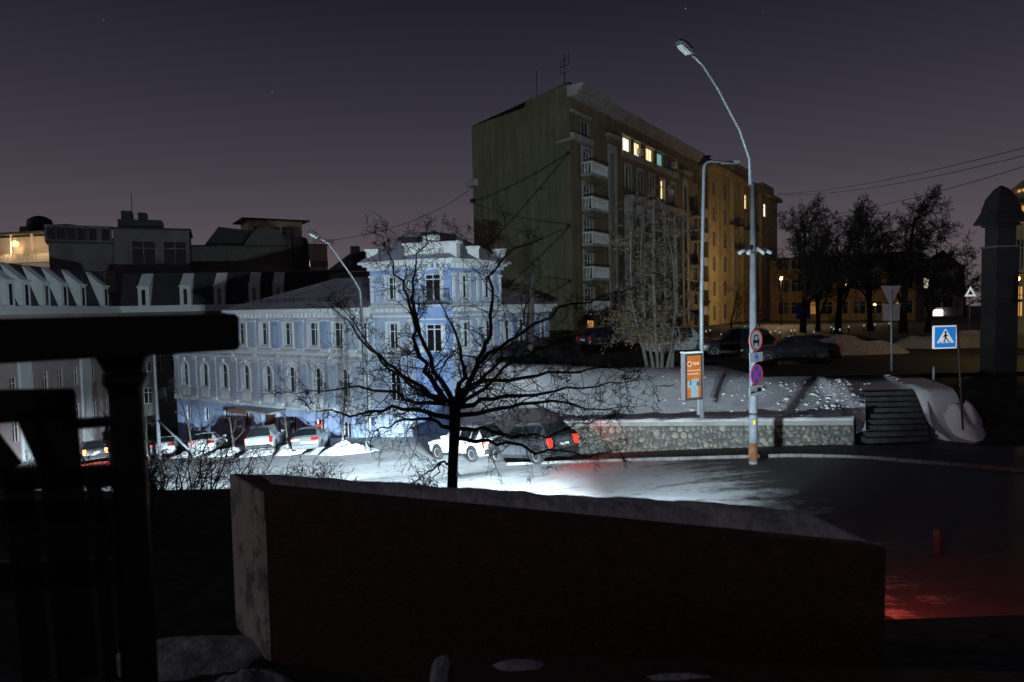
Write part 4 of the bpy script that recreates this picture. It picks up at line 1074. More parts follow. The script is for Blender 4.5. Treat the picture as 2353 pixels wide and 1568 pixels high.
CT = {
 'suv':   dict(L=4.55, W=1.86, H=1.68, hood=1.04, nose=.92, cowl=.95, wt=.30, re=-1.72, rb=-2.12, tail=1.06, r=.36, gc=.26, rails=True),
 'hatch': dict(L=4.25, W=1.78, H=1.47, hood=.96, nose=.78, cowl=.92, wt=.20, re=-1.20, rb=-1.92, tail=1.00, r=.32, gc=.20, rails=False),
 'sedan': dict(L=4.65, W=1.82, H=1.44, hood=.94, nose=.76, cowl=.90, wt=.10, re=-.95, rb=-1.62, tail=1.02, r=.33, gc=.20, rails=False),
 'van':   dict(L=4.30, W=1.82, H=1.82, hood=1.08, nose=.92, cowl=1.20, wt=.55, re=-1.95, rb=-2.10, tail=1.06, r=.32, gc=.22, rails=False)}
PAINT = {}
def paint(c, r=.28, metal=.25):
    if c not in PAINT:
        PAINT[c] = mat('paint_%d' % len(PAINT), c, r, tuple(min(1, x*1.12+.01) for x in c), 2.5, metal=metal, coat=.5)
    return PAINT[c]
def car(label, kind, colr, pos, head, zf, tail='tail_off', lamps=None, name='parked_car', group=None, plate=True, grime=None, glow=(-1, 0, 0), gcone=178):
    K = CT[kind]; L, W, H = K['L'], K['W'], K['H']; hw = W/2
    h = Vector((head[0], head[1])).normalized()
    x, y = pos
    e = 1.3
    zfr, zre = zf(x+h.x*e, y+h.y*e), zf(x-h.x*e, y-h.y*e); sdx = Vector((-h.y, h.x))
    zl, zr = zf(x+sdx.x*.75, y+sdx.y*.75), zf(x-sdx.x*.75, y-sdx.y*.75)
    X = Vector((h.x*2*e, h.y*2*e, zfr-zre)).normalized(); Yv = Vector((sdx.x*1.5, sdx.y*1.5, zl-zr)).normalized()
    Zv = X.cross(Yv).normalized(); Yv = Zv.cross(X)
    t = bpy.data.objects.new(name, None); col.objects.link(t); ORG[t.name] = Vector()
    t.matrix_world = Matrix(((X.x, Yv.x, Zv.x, x), (X.y, Yv.y, Zv.y, y), (X.z, Yv.z, Zv.z, (zfr+zre)/2), (0, 0, 0, 1)))
    tag(t, label, 'car', group)
    P = paint(colr); gc = K['gc']
    bl = K['hood']+.0
    # stations: x, belt z, roof z, width factor, roof half width, flag of the interval that follows
    f = L/2
    st = [(f, .62, .66, .80, .60, 'b'), (f-.07, K['nose']-.08, K['nose']-.02, .90, .66, 'b'), (f-.35, K['nose']+.02, K['nose']+.06, .97, .72, 'b'),
          ((f+K['cowl'])/2, bl-.06, bl-.01, 1.0, .76, 'b'), (K['cowl'], bl, bl+.04, 1.0, .78, 'w'),
          (K['wt'], bl+.03, H-.04, 1.0, .64, 'b'), (K['wt']-.06, bl+.03, H-.02, 1.0, .645, 'g'),
          (-.38, bl+.04, H, 1.0, .65, 'b'), (-.48, bl+.04, H, 1.0, .65, 'g'),
          (max(K['re']+.12, -1.30), bl+.05, H-.015, 1.0, .645, 'b'), (max(K['re']+.03, -1.38), bl+.05, H-.02, 1.0, .64, 'g' if kind in ('suv', 'van') else 'b'),
          (K['re'], bl+.05, H-.05, .99, .63, 'r'), (K['rb'], K['tail'], K['tail']+.05, .96, .74, 'b')]
    if kind == 'sedan': st += [(-f+.18, K['tail']-.02, K['tail']+.02, .94, .74, 'b')]
    st += [(-f+.05, K['tail']-.14, K['tail']-.06, .92, .74, 'b'), (-f, .62, .70, .88, .70, 'b')]
    rings = []
    for (sx_, zb, zr_, wf, rw, fl) in st:
        w = hw*wf; low = gc if abs(sx_) < f-.3 else gc+.05
        cab = zr_ > zb+.2
        pts = [(0, low), (w*.84, low), (w*.975, low+.12), (w, (low+zb)/2+.05), (w*.985, zb-.07), (w*.95, zb),
               (hw*rw*1.02, zr_-.075 if cab else zr_-.02), (hw*rw*.86, zr_-.015 if cab else zr_), (0, zr_+ (.02 if cab else .015))]
        rings.append([(sx_, a, b) for a, b in pts])
    n = 9
    groups = {}
    def addq(key, q):
        groups.setdefault(key, MB()).add(q, [(0, 1, 2, 3)])
    for i in range(len(st)-1):
        fl = st[i][5]; A, B = rings[i], rings[i+1]
        for j in range(n-1):
            for s_ in (1, -1):
                q = [(A[j][0], s_*A[j][1], A[j][2]), (A[j+1][0], s_*A[j+1][1], A[j+1][2]), (B[j+1][0], s_*B[j+1][1], B[j+1][2]), (B[j][0], s_*B[j][1], B[j][2])]
                if s_ < 0: q = q[::-1]
                key = 'body'
                if fl == 'g' and j == 5: key = ('side_window', i, s_)
                elif fl == 'w' and j >= 6: key = 'windscreen'
                elif fl == 'r' and j >= 6: key = 'rear_window'
                elif fl in 'wr' and j == 5: key = 'body'
                addq(key, q)
    for R_, fwd in ((rings[0], True), (rings[-1], False)):
        lft = [(p[0], p[1], p[2]) for p in R_]; rgt = [(p[0], -p[1], p[2]) for p in R_[1:-1]]
        loop = lft + rgt[::-1]
        groups['body'].add(loop, [tuple(range(len(loop)))[::-1] if fwd else tuple(range(len(loop)))])
    import bmesh
    for key, mb in groups.items():
        nm = key if isinstance(key, str) else key[0]
        me = mb.data(nm, P if nm == 'body' else 'carglass')
        bm = bmesh.new(); bm.from_mesh(me); bmesh.ops.remove_doubles(bm, verts=bm.verts, dist=.0005)
        bmesh.ops.recalc_face_normals(bm, faces=bm.faces) if nm == 'body' else None
        bm.to_mesh(me); bm.free()
        me.polygons.foreach_set('use_smooth', [True]*len(me.polygons)); me.set_sharp_from_angle(angle=R(32))
        sub(nm, me, t)
    def part(nm, mb, m, sm=False): return sub(nm, mb.data(nm, m, sm), t)
    r = K['r']; fa, ra = f-.86, -f+.82
    td, wd, rd = wheel_data(r)
    for ax in (fa, ra):
        for s_ in (1, -1):
            ar = MB(); ar.disc(r+.07, -.01, .016, 20, 0, Matrix.Identity(4)); 
            o = part('wheel_arch', ar, 'plastic'); o.location = (ax, s_*(hw-.004), r+.02); o.rotation_euler = (0, 0, 0 if s_ > 0 else math.pi)
            w = sub('wheel', td, t); w.location = (ax, s_*(hw-.085), r); w.rotation_euler = (0, 0, 0 if s_ > 0 else math.pi)
            sub('wheel_well', wd, w); sub('rim', rd, w)
    zf_ = K['nose']-.10; zt_ = K['tail']-.13
    for s_ in (1, -1):
        hb = MB().bbox(-.12, .05, -.22, .22, -.07, .07, .03)
        o = part('headlight', hb, 'head_on' if lamps else 'head_off'); o.location = (f-.06, s_*(hw*.68), zf_-.02); o.rotation_euler = (0, 0, -s_*.25)
        if kind in ('suv', 'van'): tb = MB().bbox(-.06, .07, -.10, .10, -.20, .20, .03); ty, tz = hw*.80, zt_-.05
        else: tb = MB().bbox(-.08, .06, -.24, .24, -.09, .09, .03); ty, tz = hw*.66, zt_-.03
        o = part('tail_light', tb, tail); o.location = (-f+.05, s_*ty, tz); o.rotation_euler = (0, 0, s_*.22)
        mi = part('mirror', MB().bbox(-.07, .07, -.11, .11, -.07, .08, .03), P); mi.location = (K['cowl']-.28, s_*(hw+.09), bl+.12)
        for dx in (.35, -.75):
            hd = part('door_handle', MB().box(-.10, .10, -.015, .02, -.018, .018), P if grime else 'plastic'); hd.location = (dx-.25, s_*(hw*.995), bl-.12)
        for k, xx in enumerate((K['cowl']-.12, -.43, max(ra+.42, -1.42))):
            part('door_seam', MB().box(xx-.008, xx+.008, s_*hw-.012, s_*hw+.004, gc+.16, bl-.08), 'plastic')
        if K['rails']: part('roof_rail', MB().tube([(K['wt']-.1, s_*hw*.62, H-.03), (K['wt']-.3, s_*hw*.62, H+.03), (K['re']+.3, s_*hw*.62, H+.03), (K['re']+.1, s_*hw*.62, H-.04)], .022, 6), 'galv')
        part('sill_trim', MB().box(ra+.45, fa-.45, s_*(hw-.03)-.02, s_*(hw-.03)+.02, gc-.01, gc+.13), 'plastic')
    part('rear_bumper', MB().bbox(-f-.05, -f+.12, -hw*.86, hw*.86, gc+.08, gc+.34, .05), 'plastic' if kind == 'suv' else P)
    part('front_bumper', MB().bbox(f-.14, f+.04, -hw*.80, hw*.80, gc+.04, gc+.26, .05), 'plastic')
    part('grille', MB().bbox(f-.06, f+.02, -hw*.42, hw*.42, .52, .70, .04), 'plastic')
    if plate: part('number_plate', MB().box(-f-.055, -f-.02, -.26, .26, .60 if kind != 'suv' else .74, .71 if kind != 'suv' else .85), 'plate')
    if lamps:
        for s_ in (1, -1):
            for (cone, blend, e_, tilt, yaw, *wide) in lamps:
                d = bpy.data.lights.new('headlamp_beam', 'SPOT'); d.energy = e_; d.color = (.72, .90, 1.0); d.spot_size = R(cone); d.spot_blend = blend; d.shadow_soft_size = .05
                o = bpy.data.objects.new('headlamp_beam', d); col.objects.link(o); o.parent = t
                o.location = (f+.06, s_*hw*.68, zf_)
                dv = Matrix.Rotation(R(yaw), 3, 'Z') @ Vector((math.cos(R(tilt)), 0, math.sin(R(tilt))))
                o.rotation_euler = dv.to_track_quat('-Z', 'Y').to_euler()
                if wide: o.scale = (wide[0], 1, 1)
    if tail in ('tail_on', 'tail_hot'):
        for s_ in (1, -1):
            d = bpy.data.lights.new('tail_glow', 'SPOT'); d.energy = TAILW; d.color = (1, .10, .06); d.shadow_soft_size = .10; d.spot_size = R(gcone); d.spot_blend = .5
            o = bpy.data.objects.new('tail_glow', d); col.objects.link(o); o.parent = t
            o.location = (-f-.16, s_*(hw-.05), K['tail']-.08); o.rotation_euler = Vector(glow).to_track_quat('-Z', 'Y').to_euler()
    return t
TAILW = 260.
def on_road(px, py, Y): v = at(px, py, Y); return (v.x, v.y)
street_dir = (-.60, .80)
RZ = lambda x, y: road_z(x, y)+.035
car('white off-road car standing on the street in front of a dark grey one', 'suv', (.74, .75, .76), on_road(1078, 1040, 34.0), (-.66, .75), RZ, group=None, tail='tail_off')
TAILW = 65.
DARKSUV_LAMPS = [(70, .9, 900, -1.0, 0), (80, 1.0, 8000, 4.0, 10), (24, .8, 42000, -11.0, 24, 2.8)]  # last beam added and turned aside to brighten the road on the left
car('dark grey off-road car with glowing tail lamps behind the white car', 'suv', (.07, .075, .085), on_road(1222, 1045, 30.6), (-.62, .78), RZ, tail='tail_on', lamps=DARKSUV_LAMPS, name='driving_car', glow=(-.9, -.2, .45), gcone=165)
TAILW = 170.
UNSEEN_CAR_LAMPS = [(158, 1.0, 9000, 3.0, -32), (84, 1.0, 12500, 4.0, -12), (26, .85, 165000, -14.5, -15, 3.6)]  # unseen car added behind the parapet, beams aimed to light road and house
car('unseen black saloon added behind the parapet, its headlamps lighting road and house', 'sedan', (.006, .006, .007), (2.9, 10.8), (-.71, .71), lambda x, y: max(ground_z(x, y), road_z(x, y))+.05, tail='tail_on', lamps=UNSEEN_CAR_LAMPS, name='driving_car', glow=(-.62, -.78, 0), gcone=150)  # tail glow turned sideways to redden the right-hand road
pd_ = (-.45, .89)
pz = lambda x, y: road_z(x, y)+.10
car('dark grey hatchback parked nearest the lamp post before the blue house', 'hatch', (.14, .16, .17), on_road(717, 1012, 43.5), (-.10, 1), pz, group='cars parked before the blue house')
car('light grey off-road car parked below the entrance canopy', 'suv', (.30, .33, .34), on_road(612, 1020, 45.5), (-.16, 1), pz, group='cars parked before the blue house')
car('pale silver hatchback parked between whitewashed tree trunks', 'hatch', (.42, .44, .44), on_road(480, 1026, 48.), (-.2, 1), pz, group='cars parked before the blue house')
car('silver saloon parked at the far end of the row by the leaning pole', 'sedan', (.34, .35, .37), on_road(392, 1030, 51.), (-.25, 1), pz, group='cars parked before the blue house')
TAILW = 90.
car('dark car with glaring tail lamps seen through the railing', 'suv', (.05, .05, .055), on_road(210, 1050, 55.), (-.64, .77), RZ, tail='tail_hot', name='driving_car')
TAILW = 200.
car('far dark car with red tail lamps beyond the railing corner', 'hatch', (.05, .05, .055), on_road(62, 1062, 66.), (-.6, .8), RZ, tail='tail_on', name='driving_car')
PZ = lambda x, y: PLZ+.17
car('white panel van parked on the square behind the bushy tree', 'van', (.44, .45, .46), on_road(1562, 800, 44.), (1, .25), PZ)
car('black estate parked on the square beside the white van', 'suv', (.012, .012, .013), on_road(1690, 805, 42.), (-1, .1), PZ)
car('black saloon parked on the square behind the sign pole', 'sedan', (.010, .010, .011), on_road(1815, 822, 36.5), (-1, .06), PZ)
car('dark blue off-road car parked by the olive apartment block', 'suv', (.015, .018, .03), on_road(1400, 800, 50.), (1, .5), PZ)

# ------------------------------------------------------------------ poles and signs
def face(p, n):
    """frame with a to the right as seen by someone the face looks at, b outwards, c up"""
    n = Vector((n[0], n[1], 0)).normalized(); a = Vector((-n.y, n.x, 0))
    return Matrix(((a.x, n.x, 0, p[0]), (a.y, n.y, 0, p[1]), (0, 0, 1, p[2]), (0, 0, 0, 1)))
def bar2(mb, x0, z0, x1, z1, w, b0, b1, M4):
    d = Vector((x1-x0, z1-z0)); n = Vector((-d.y, d.x)).normalized()*w/2
    mb.prism([(x0-n.x, z0-n.y), (x0+n.x, z0+n.y), (x1+n.x, z1+n.y), (x1-n.x, z1-n.y)][::-1], b0, b1, M4)
PX = at(1731, 1055, 22.6); PXZ = road_z(PX.x, PX.y)+.13
def ppt(px, py, Y): return at(px, py, Y)
t = thing('lamp_post', 'tall unlit concrete lamp post carrying traffic signs beside the stone wall', 'lamp post', (PX.x, PX.y, PXZ))
ztop = zat(1724, 420, 22.6)
MB().tube([(PX.x, PX.y, PXZ-.1), (PX.x, PX.y, PXZ+2.2), (PX.x, PX.y, ztop)], [.150, .135, .085], 14).build('shaft', 'pole', t, True)
MB().tube([(PX.x-.01, PX.y-.012, PXZ), (PX.x-.01, PX.y-.012, PXZ+.62)], [.152, .149], 14).build('rust_sleeve', 'rust', t, True)
for z in (PXZ+1.55, PXZ+3.55, zat(1725, 585, 22.6)): MB().tube([(PX.x, PX.y, z), (PX.x, PX.y, z+.07)], .150 if z < 4 else .13, 14).build('clamp_band', 'iron_grey', t, True)
MB().box(PX.x-.07, PX.x+.02, PX.y-.17, PX.y-.14, PXZ+1.25, PXZ+1.40).build('sticker', mat('yellow_sticker', (.6, .55, .08)), t)
armp = [ppt(1724, 425, 22.6), ppt(1722, 365, 22.5), ppt(1700, 300, 22.2), ppt(1650, 205, 21.4), ppt(1615, 150, 20.8), ppt(1592, 128, 20.5)]
MB().tube(armp, [.06, .05, .045, .042, .04, .04], 8).build('arm', 'galv', t, True)
hd = (armp[-1]-armp[-2]).normalized(); hp_ = armp[-1]
def lamp_head(t, p, d, s=1.):
    up = Vector((0, 0, 1)); sd = d.cross(up).normalized(); u2 = sd.cross(d).normalized()
    Mx = Matrix(((d.x, sd.x, u2.x, p.x), (d.y, sd.y, u2.y, p.y), (d.z, sd.z, u2.z, p.z), (0, 0, 0, 1)))
    mb = MB(); prof = [(-.05, .06, .05), (.08, .12, .10), (.22, .17, .15), (.5, .18, .15), (.66, .14, .10), (.72, .06, .04)]
    n = 10; vs = []
    for x, w, h in prof:
        for k in range(n):
            a = 2*math.pi*k/n; zz = math.sin(a)*h; vs.append((x*s, math.cos(a)*w*s, (zz if zz > 0 else zz*.35)*s))
    mb.add(vs, [(j*n+k, j*n+(k+1) % n, (j+1)*n+(k+1) % n, (j+1)*n+k) for j in range(len(prof)-1) for k in range(n)] + [tuple(range(n))[::-1], tuple((len(prof)-1)*n+k for k in range(n))], Mx)
    mb.build('lamp_head', 'iron_grey', t, True)
    g = MB(); 
    vs = [(.16*s, -.11*s, -.07*s), (.62*s, -.10*s, -.07*s), (.62*s, .10*s, -.07*s), (.16*s, .11*s, -.07*s), (.22*s, -.06*s, -.12*s), (.55*s, -.06*s, -.12*s), (.55*s, .06*s, -.12*s), (.22*s, .06*s, -.12*s)]
    g.add(vs, [(0,1,5,4),(1,2,6,5),(2,3,7,6),(3,0,4,7),(4,5,6,7)], Mx); g.build('lamp_glass', mat('lamp_glass', (.55, .62, .60), .25), t)
lamp_head(t, hp_, hd, 1.05)
# cameras on the post
for dx, dy in ((-.42, -.2), (-.2, -.25), (.18, -.22), (.42, -.12)):
    b = MB(); p = Vector((PX.x+dx, PX.y+dy, zat(1725, 578, 22.6)))
    dv = Vector((dx, dy, -.25)).normalized()
    b.tube([p-dv*.16, p+dv*.16], .065, 8); b.build('camera_housing', 's_white', t, True)
    MB().tube([(PX.x, PX.y, p.z), p], .02, 5).build('camera_bracket', 'galv', t)

SN = (.60, -.80)       # the way the signs on the post face
def sign_base(px, py, Y=22.35): v = at(px, py, Y); return face(v, SN)
# no motor vehicles
Fs = sign_base(1737, 782)
t = thing('road_sign', 'round white sign with red rim and black car on the lamp post', 'sign', Fs.translation)
MB().disc(.36, -.02, .0, 32, 0, Fs).build('plate', 's_white', t)
MB().disc(.36, .001, .012, 32, .305, Fs).build('red_rim', 's_red', t)
cg = MB(); cg.prism([(-.17, -.10), (.17, -.10), (.17, .0), (-.17, .0)], .002, .010, Fs)
for a, b in (((-.12, .0), (-.09, .15)), ((.12, .0), (.09, .15)), ((-.10, .15), (.10, .15))): bar2(cg, *a, *b, .035, .0021, .0101, Fs)
for s_ in (-1, 1): cg.prism([(s_*.13-.03, -.19), (s_*.13+.03, -.19), (s_*.13+.03, -.10), (s_*.13-.03, -.10)], .0022, .0102, Fs)
cg.build('car_symbol', 's_black', t)
Fs = sign_base(1738, 821)
t = thing('road_sign', 'small white plate with a blue star mark below the round car sign', 'sign', Fs.translation)
MB().bbox(-.36, .36, -.02, 0, -.155, .155, .02, Fs).build('plate', 's_white', t)
st_ = MB()
for k in range(4):
    a = math.pi*k/4; bar2(st_, -.12*math.cos(a), -.12*math.sin(a), .12*math.cos(a), .12*math.sin(a), .022, .002+.0002*k, .008+.0002*k, Fs)
st_.build('star_symbol', 's_blue', t)
Fs = sign_base(1739, 861)
t = thing('road_sign', 'round blue no stopping sign with red cross on the lamp post', 'sign', Fs.translation)
MB().disc(.34, -.02, .0, 32, 0, Fs).build('plate', 's_blue', t)
MB().disc(.34, .001, .012, 32, .285, Fs).build('red_rim', 's_red', t)
cr = MB(); bar2(cr, -.205, -.205, .205, .205, .06, .002, .009, Fs); bar2(cr, -.205, .205, .205, -.205, .06, .0025, .0095, Fs); cr.build('red_cross', 's_red', t)
Fs = sign_base(1737, 898)
t = thing('road_sign', 'scuffed white tow truck plate lowest on the lamp post', 'sign', Fs.translation)
MB().bbox(-.36, .36, -.02, 0, -.165, .165, .02, Fs).build('plate', 's_white', t)
tw = MB(); tw.prism([(-.28, -.07), (-.02, -.07), (-.02, -.02), (-.28, -.02)], .002, .009, Fs); tw.prism([(.06, -.05), (.27, -.05), (.30, .02), (.22, .09), (.10, .09), (.06, .03)], .0022, .0092, Fs); bar2(tw, -.22, .0, .02, .09, .02, .0024, .0094, Fs)
tw.build('tow_symbol', 's_black', t)

# pedestrian crossing sign on its own leaning post
Y0 = 23.6; c0 = at(2172, 775, Y0); ft = at(2213, 962, Y0); tp = at(2200, 748, Y0)
Fs = face(c0, (.20, -1))
t = thing('crossing_sign', 'blue pedestrian crossing sign with white border on a leaning post', 'sign', (ft.x, ft.y, ft.z))
MB().tube([(ft.x, ft.y, ft.z-.4), (tp.x+.03, tp.y+.05, tp.z)], .035, 8).build('post', mat('reddish_post', (.13, .07, .07), .6), t, True)
MB().bbox(-.47, .47, -.06, 0, -.40, .40, .03, Fs).build('border', 's_white2', t)
MB().box(-.425, .425, .001, .006, -.355, .355, Fs).build('blue_field', 's_blue2', t)
MB().prism([(-.35, -.20), (.35, -.20), (0, .30)], .007, .011, Fs).build('white_triangle', 's_white2', t)
pm = MB(); pm.disc(.045, .012, .016, 12, 0, Fs, 0., .17)
for a in (((0, .12), (.0, -.02), .075), ((0, -.02), (-.075, -.17), .04), ((0, -.02), (.085, -.09), .04), ((.085, -.09), (.13, -.17), .04), ((-.01, .10), (-.09, .0), .032), ((.01, .09), (.10, .03), .032)):
    bar2(pm, *a[0], *a[1], a[2], .0121, .0161, Fs)
pm.build('walker_symbol', 's_black', t)
for x_ in (-.2, -.01, .19): 
    pmm = MB(); pmm.prism([(x_-.05, -.185), (x_+.04, -.185), (x_+.02, -.155), (x_-.03, -.155)], .0122, .0158, Fs); pmm.build('stripe_symbol', 's_black', t)

# give way sign seen from behind
Y0 = 31.; c0 = at(2047, 680, Y0); ft = Vector((c0.x+.05, c0.y, PLZ)); tp = at(2046, 668, Y0)
Fs = face(c0, (0, -1))
t = thing('give_way_sign', 'give way triangle and square plate seen from behind on a thin post', 'sign', (ft.x, ft.y, ft.z))
MB().tube([(ft.x, ft.y-.05, ft.z-.6), (tp.x, tp.y-.05, tp.z)], .04, 8).build('post', 'galv', t, True)
MB().prism([(0, -.50), (.46, .45), (-.46, .45)], -.01, .01, Fs).build('triangle_plate', 's_back', t)
z = zat(2050, 718, Y0)-c0.z
MB().box(-.36, .40, -.01, .01, z-.38, z+.38, Fs).build('square_plate', 's_back', t)

# far small signs on the square
for (px, py, Y, kind, lab) in ((1746, 720, 62., 'noentry', 'small red no entry sign behind the lamp post'), (1846, 716, 70., 'blue', 'dim blue square sign before the bare trees'), (2230, 670, 55., 'tri', 'distant white triangular sign at the side street')):
    v = at(px, py, Y); Fs = face(v, (-.1, -1))
    t = thing('road_sign', lab, 'sign', (v.x, v.y, PLZ))
    MB().tube([(v.x, v.y+.06, PLZ-.3), (v.x, v.y+.06, v.z)], .04, 6).build('post', 'galv', t)
    if kind == 'noentry': MB().disc(.42, -.02, 0, 20, 0, Fs).build('plate', 's_red', t); MB().box(-.28, .28, .001, .01, -.07, .07, Fs).build('white_bar', 's_white', t)
    elif kind == 'blue': MB().box(-.7, .7, -.02, 0, -.8, .8, Fs).build('plate', 's_blue', t)
    else: MB().prism([(-.45, -.4), (.45, -.4), (0, .42)], -.02, 0, Fs).build('plate', 's_white2', t); MB().prism([(-.2, -.25), (.2, -.25), (0, .12)], .001, .01, Fs).build('symbol', 's_black', t)

# light-box advertisement and the metal pole behind it
Y0 = 26.2
b0 = at(1615, 925, Y0); bz = b0.z
t = thing('street_pole', 'slim grey metal pole with a bent arm behind the orange advertising box', 'pole', (b0.x, b0.y+.1, bz))
pts = [(b0.x, b0.y+.12, bz-.6)] + [tuple(at(1617-2*k*0, y, Y0+.12)) for k, y in ((1, 600), (2, 400))]
pts = [(b0.x, b0.y+.12, bz-.6), (b0.x, b0.y+.12, bz+4), at(1617, 395, Y0+.12), at(1618, 382, Y0+.12), at(1624, 373, Y0+.15), at(1634, 371, Y0+.2), at(1690, 374, Y0+.8)]
MB().tube(pts, [.085, .075, .06, .055, .05, .045, .04], 10).build('shaft', 'galv', t, True)
pp = at(1690, 374, Y0+.8); MB().bbox(-.35, .35, -.08, .08, -.04, .06, .03, T(pp.x-.2, pp.y, pp.z)).build('arm_head', 'galv', t)
Fs = face((at(1594, 866, Y0-.1)), (.42, -1))
t = thing('advertising_box', 'orange advertising light box with white lettering on a short post in the snow', 'advertisement', (b0.x, b0.y, bz))
hb, wb = .90, .40
zc = Fs.translation.z
MB().box(-wb, wb, -.26, 0, -hb, hb, Fs).build('case', 'box', t)
fr = MB(); fr.box(-wb, -wb+.07, 0, .03, -hb, hb, Fs); fr.box(wb-.07, wb, 0, .03, -hb, hb, Fs); fr.box(-wb+.07, wb-.07, 0, .03, hb-.09, hb, Fs); fr.box(-wb+.07, wb-.07, 0, .03, -hb, -hb+.09, Fs)
fr.build('frame', 'iron_grey', t)
MB().box(-wb+.07, wb-.07, .001, .008, -hb+.09, hb-.09, Fs).build('poster', 'orange', t)
hx = MB()
for k in range(6):
    a0, a1 = R(30+60*k), R(90+60*k); bar2(hx, -.20+.085*math.cos(a0), .50+.105*math.sin(a0), -.20+.085*math.cos(a1), .50+.105*math.sin(a1), .022, .009+.0002*k, .012+.0002*k, Fs)
hx.build('hexagon_logo', 'poster_white', t)
MB().prism([(-.20+.055*math.cos(R(30+60*k)), .50+.068*math.sin(R(30+60*k))) for k in range(6)], .009, .0115, Fs).build('logo_heart', 'poster_red', t)
LT_ = lambda u, z: Fs @ T(u, .0105, z) @ FLIP @ Matrix.Diagonal((-1, -1, 1, 1))
text('lettering', 'лун', .19, LT_(.10, .455), 'poster_white', t, .001)
text('lettering', 'Вся нерухомість', .075, LT_(0, .22), 'poster_white', t, .001)
text('lettering', 'на мапі Києва', .075, LT_(-.03, .09), 'poster_white', t, .001)
MB().prism([(-.14, -.80), (.20, -.80), (.20, -.34), (.24, -.08), (.08, -.06), (-.30, -.16), (-.30, -.42), (-.14, -.42)], .009, .0112, Fs).build('poster_picture', 'poster_pale', t)
MB().prism([(.12, -.34), (.28, -.36), (.27, -.22), (.14, -.20)], .0115, .0125, Fs).build('poster_picture', 'poster_dark', t)
MB().prism([(-.20, -.30), (-.13, -.34), (-.12, -.14), (-.18, -.12)], .0115, .0125, Fs).build('poster_picture', 'poster_dark', t)
fs2 = Fs @ Vector((wb-.10, -.12, 0)); MB().box(fs2.x-.05, fs2.x+.05, fs2.y-.05, fs2.y+.05, bz-.5, zc-hb).build('leg', 'box', t)
MB().bbox(-wb-.02, wb+.02, -.28, .04, hb+.002, hb+.07, .03, Fs).build('snow_cap', 'snow', t)

# lamp post before the blue house
Y0 = 40.; ft = at(845, 1025, Y0); zb = road_z(ft.x, ft.y)
t = thing('lamp_post', 'slim pale lamp post with a leaning arm before the blue house', 'lamp post', (ft.x, ft.y, zb))
MB().tube([(ft.x, ft.y, zb-.2), at(838, 850, Y0), at(829, 690, Y0)], [.15, .11, .09], 12).build('shaft', 'pole', t, True)
ap_ = [at(829, 695, Y0), at(827, 668, Y0), at(815, 645, Y0-.3), at(780, 595, Y0-1.0), at(755, 560, Y0-1.6), at(735, 548, Y0-2)]
MB().tube(ap_, [.07, .06, .06, .055, .05, .05], 8).build('arm', 'pole', t, True)
lamp_head(t, ap_[-1], (ap_[-1]-ap_[-2]).normalized(), 1.1)
# leaning metal pole by the parked cars on the left
Y0 = 47.; ft = at(368, 1050, Y0); t = thing('street_pole', 'pale metal pole with diagonal braces at the end of the parked row', 'pole', (ft.x, ft.y, ft.z))
MB().tube([(ft.x, ft.y, ft.z-.5), at(358, 900, Y0), at(352, 790, Y0)], [.13, .11, .09], 10).build('shaft', 'pole', t, True)
MB().tube([at(362, 965, Y0), at(440, 1040, Y0-2.)], .07, 8).build('brace', 'pole', t, True)

# bollards with reflective bands along the square, and two on the camera side
bd0 = MB().lathe([(.055, 0), (.055, .78), (.03, .86), (0, .88)], 8); bdd = bd0.data('post', 'iron')
bnd = MB().lathe([(.06, .60), (.06, .66)], 8).add([], []); bnd.lathe([(.06, .72), (.06, .77)], 8)
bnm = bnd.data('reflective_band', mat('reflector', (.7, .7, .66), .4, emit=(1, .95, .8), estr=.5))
rnd = random.Random(11)
bp_ = [(1622, 62), (1632, 64), (1657, 55), (1680, 60), (1700, 66), (1712, 70), (1770, 58), (1782, 60), (1792, 57), (1818, 60), (1826, 61), (1852, 64), (1870, 57), (1910, 66), (1916, 62), (1930, 60), (1950, 66), (1985, 68), (2010, 70), (2043, 72)]
for px, Y in bp_:
    x_ = xat(px, Y, 770)
    t = thing('bollard', 'thin black bollard with white reflective bands on the square', 'bollard', (x_, Y, PLZ+.15), 'bollards along the square')
    o = inst('post', bdd, t, T(x_, Y, PLZ+.15)); o2 = inst('reflective_band', bnm, t, T(x_, Y, PLZ+.15))
v = at(2155, 1282, 13.4); gz_ = ground_z(v.x, v.y)
t = thing('bollard', 'short dark bollard standing alone at the edge of the red-lit road', 'bollard', (v.x, v.y, gz_))
MB().lathe([(.085, -.2), (.085, .50), (.06, .56), (0, .58)], 12, T(v.x, v.y, gz_)).build('post', 'iron_grey', t, True)
v = at(2145, 900, 28.4); t = thing('bollard', 'pale metal bollard at the head of the stairs', 'bollard', (v.x, v.y, 1.7))
MB().lathe([(.055, -.3), (.055, .75), (.03, .80), (0, .81)], 10, T(v.x, v.y, 1.7)).build('post', 'galv', t, True)

# overhead wires
def wire(a, b, sag, r, label, grp=None):
    a, b = Vector(a), Vector(b)
    pts = [a.lerp(b, k/14)-Vector((0, 0, sag*4*(k/14)*(1-k/14))) for k in range(15)]
    o = MB().tube(pts, r, 4).build('overhead_wire', 'iron'); tag(o, label, 'wire', grp)
wire(at(1786, 446, 120), at(2420, 322, 55), .9, .035, 'uppermost black wire running from the yellow block across the right-hand sky', 'wires over the street')
wire(at(1786, 448, 120), at(2420, 341, 55), 1.1, .035, 'middle black wire running from the yellow block across the right-hand sky', 'wires over the street')
wire(at(1790, 505, 118), at(2420, 362, 55), 1.1, .035, 'lowest black wire crossing before the bare tree crowns', 'wires over the street')
wire(at(742, 556, 38.4), at(1087, 430, 73), .9, .022, 'black wire from the slim lamp post to the olive gable')

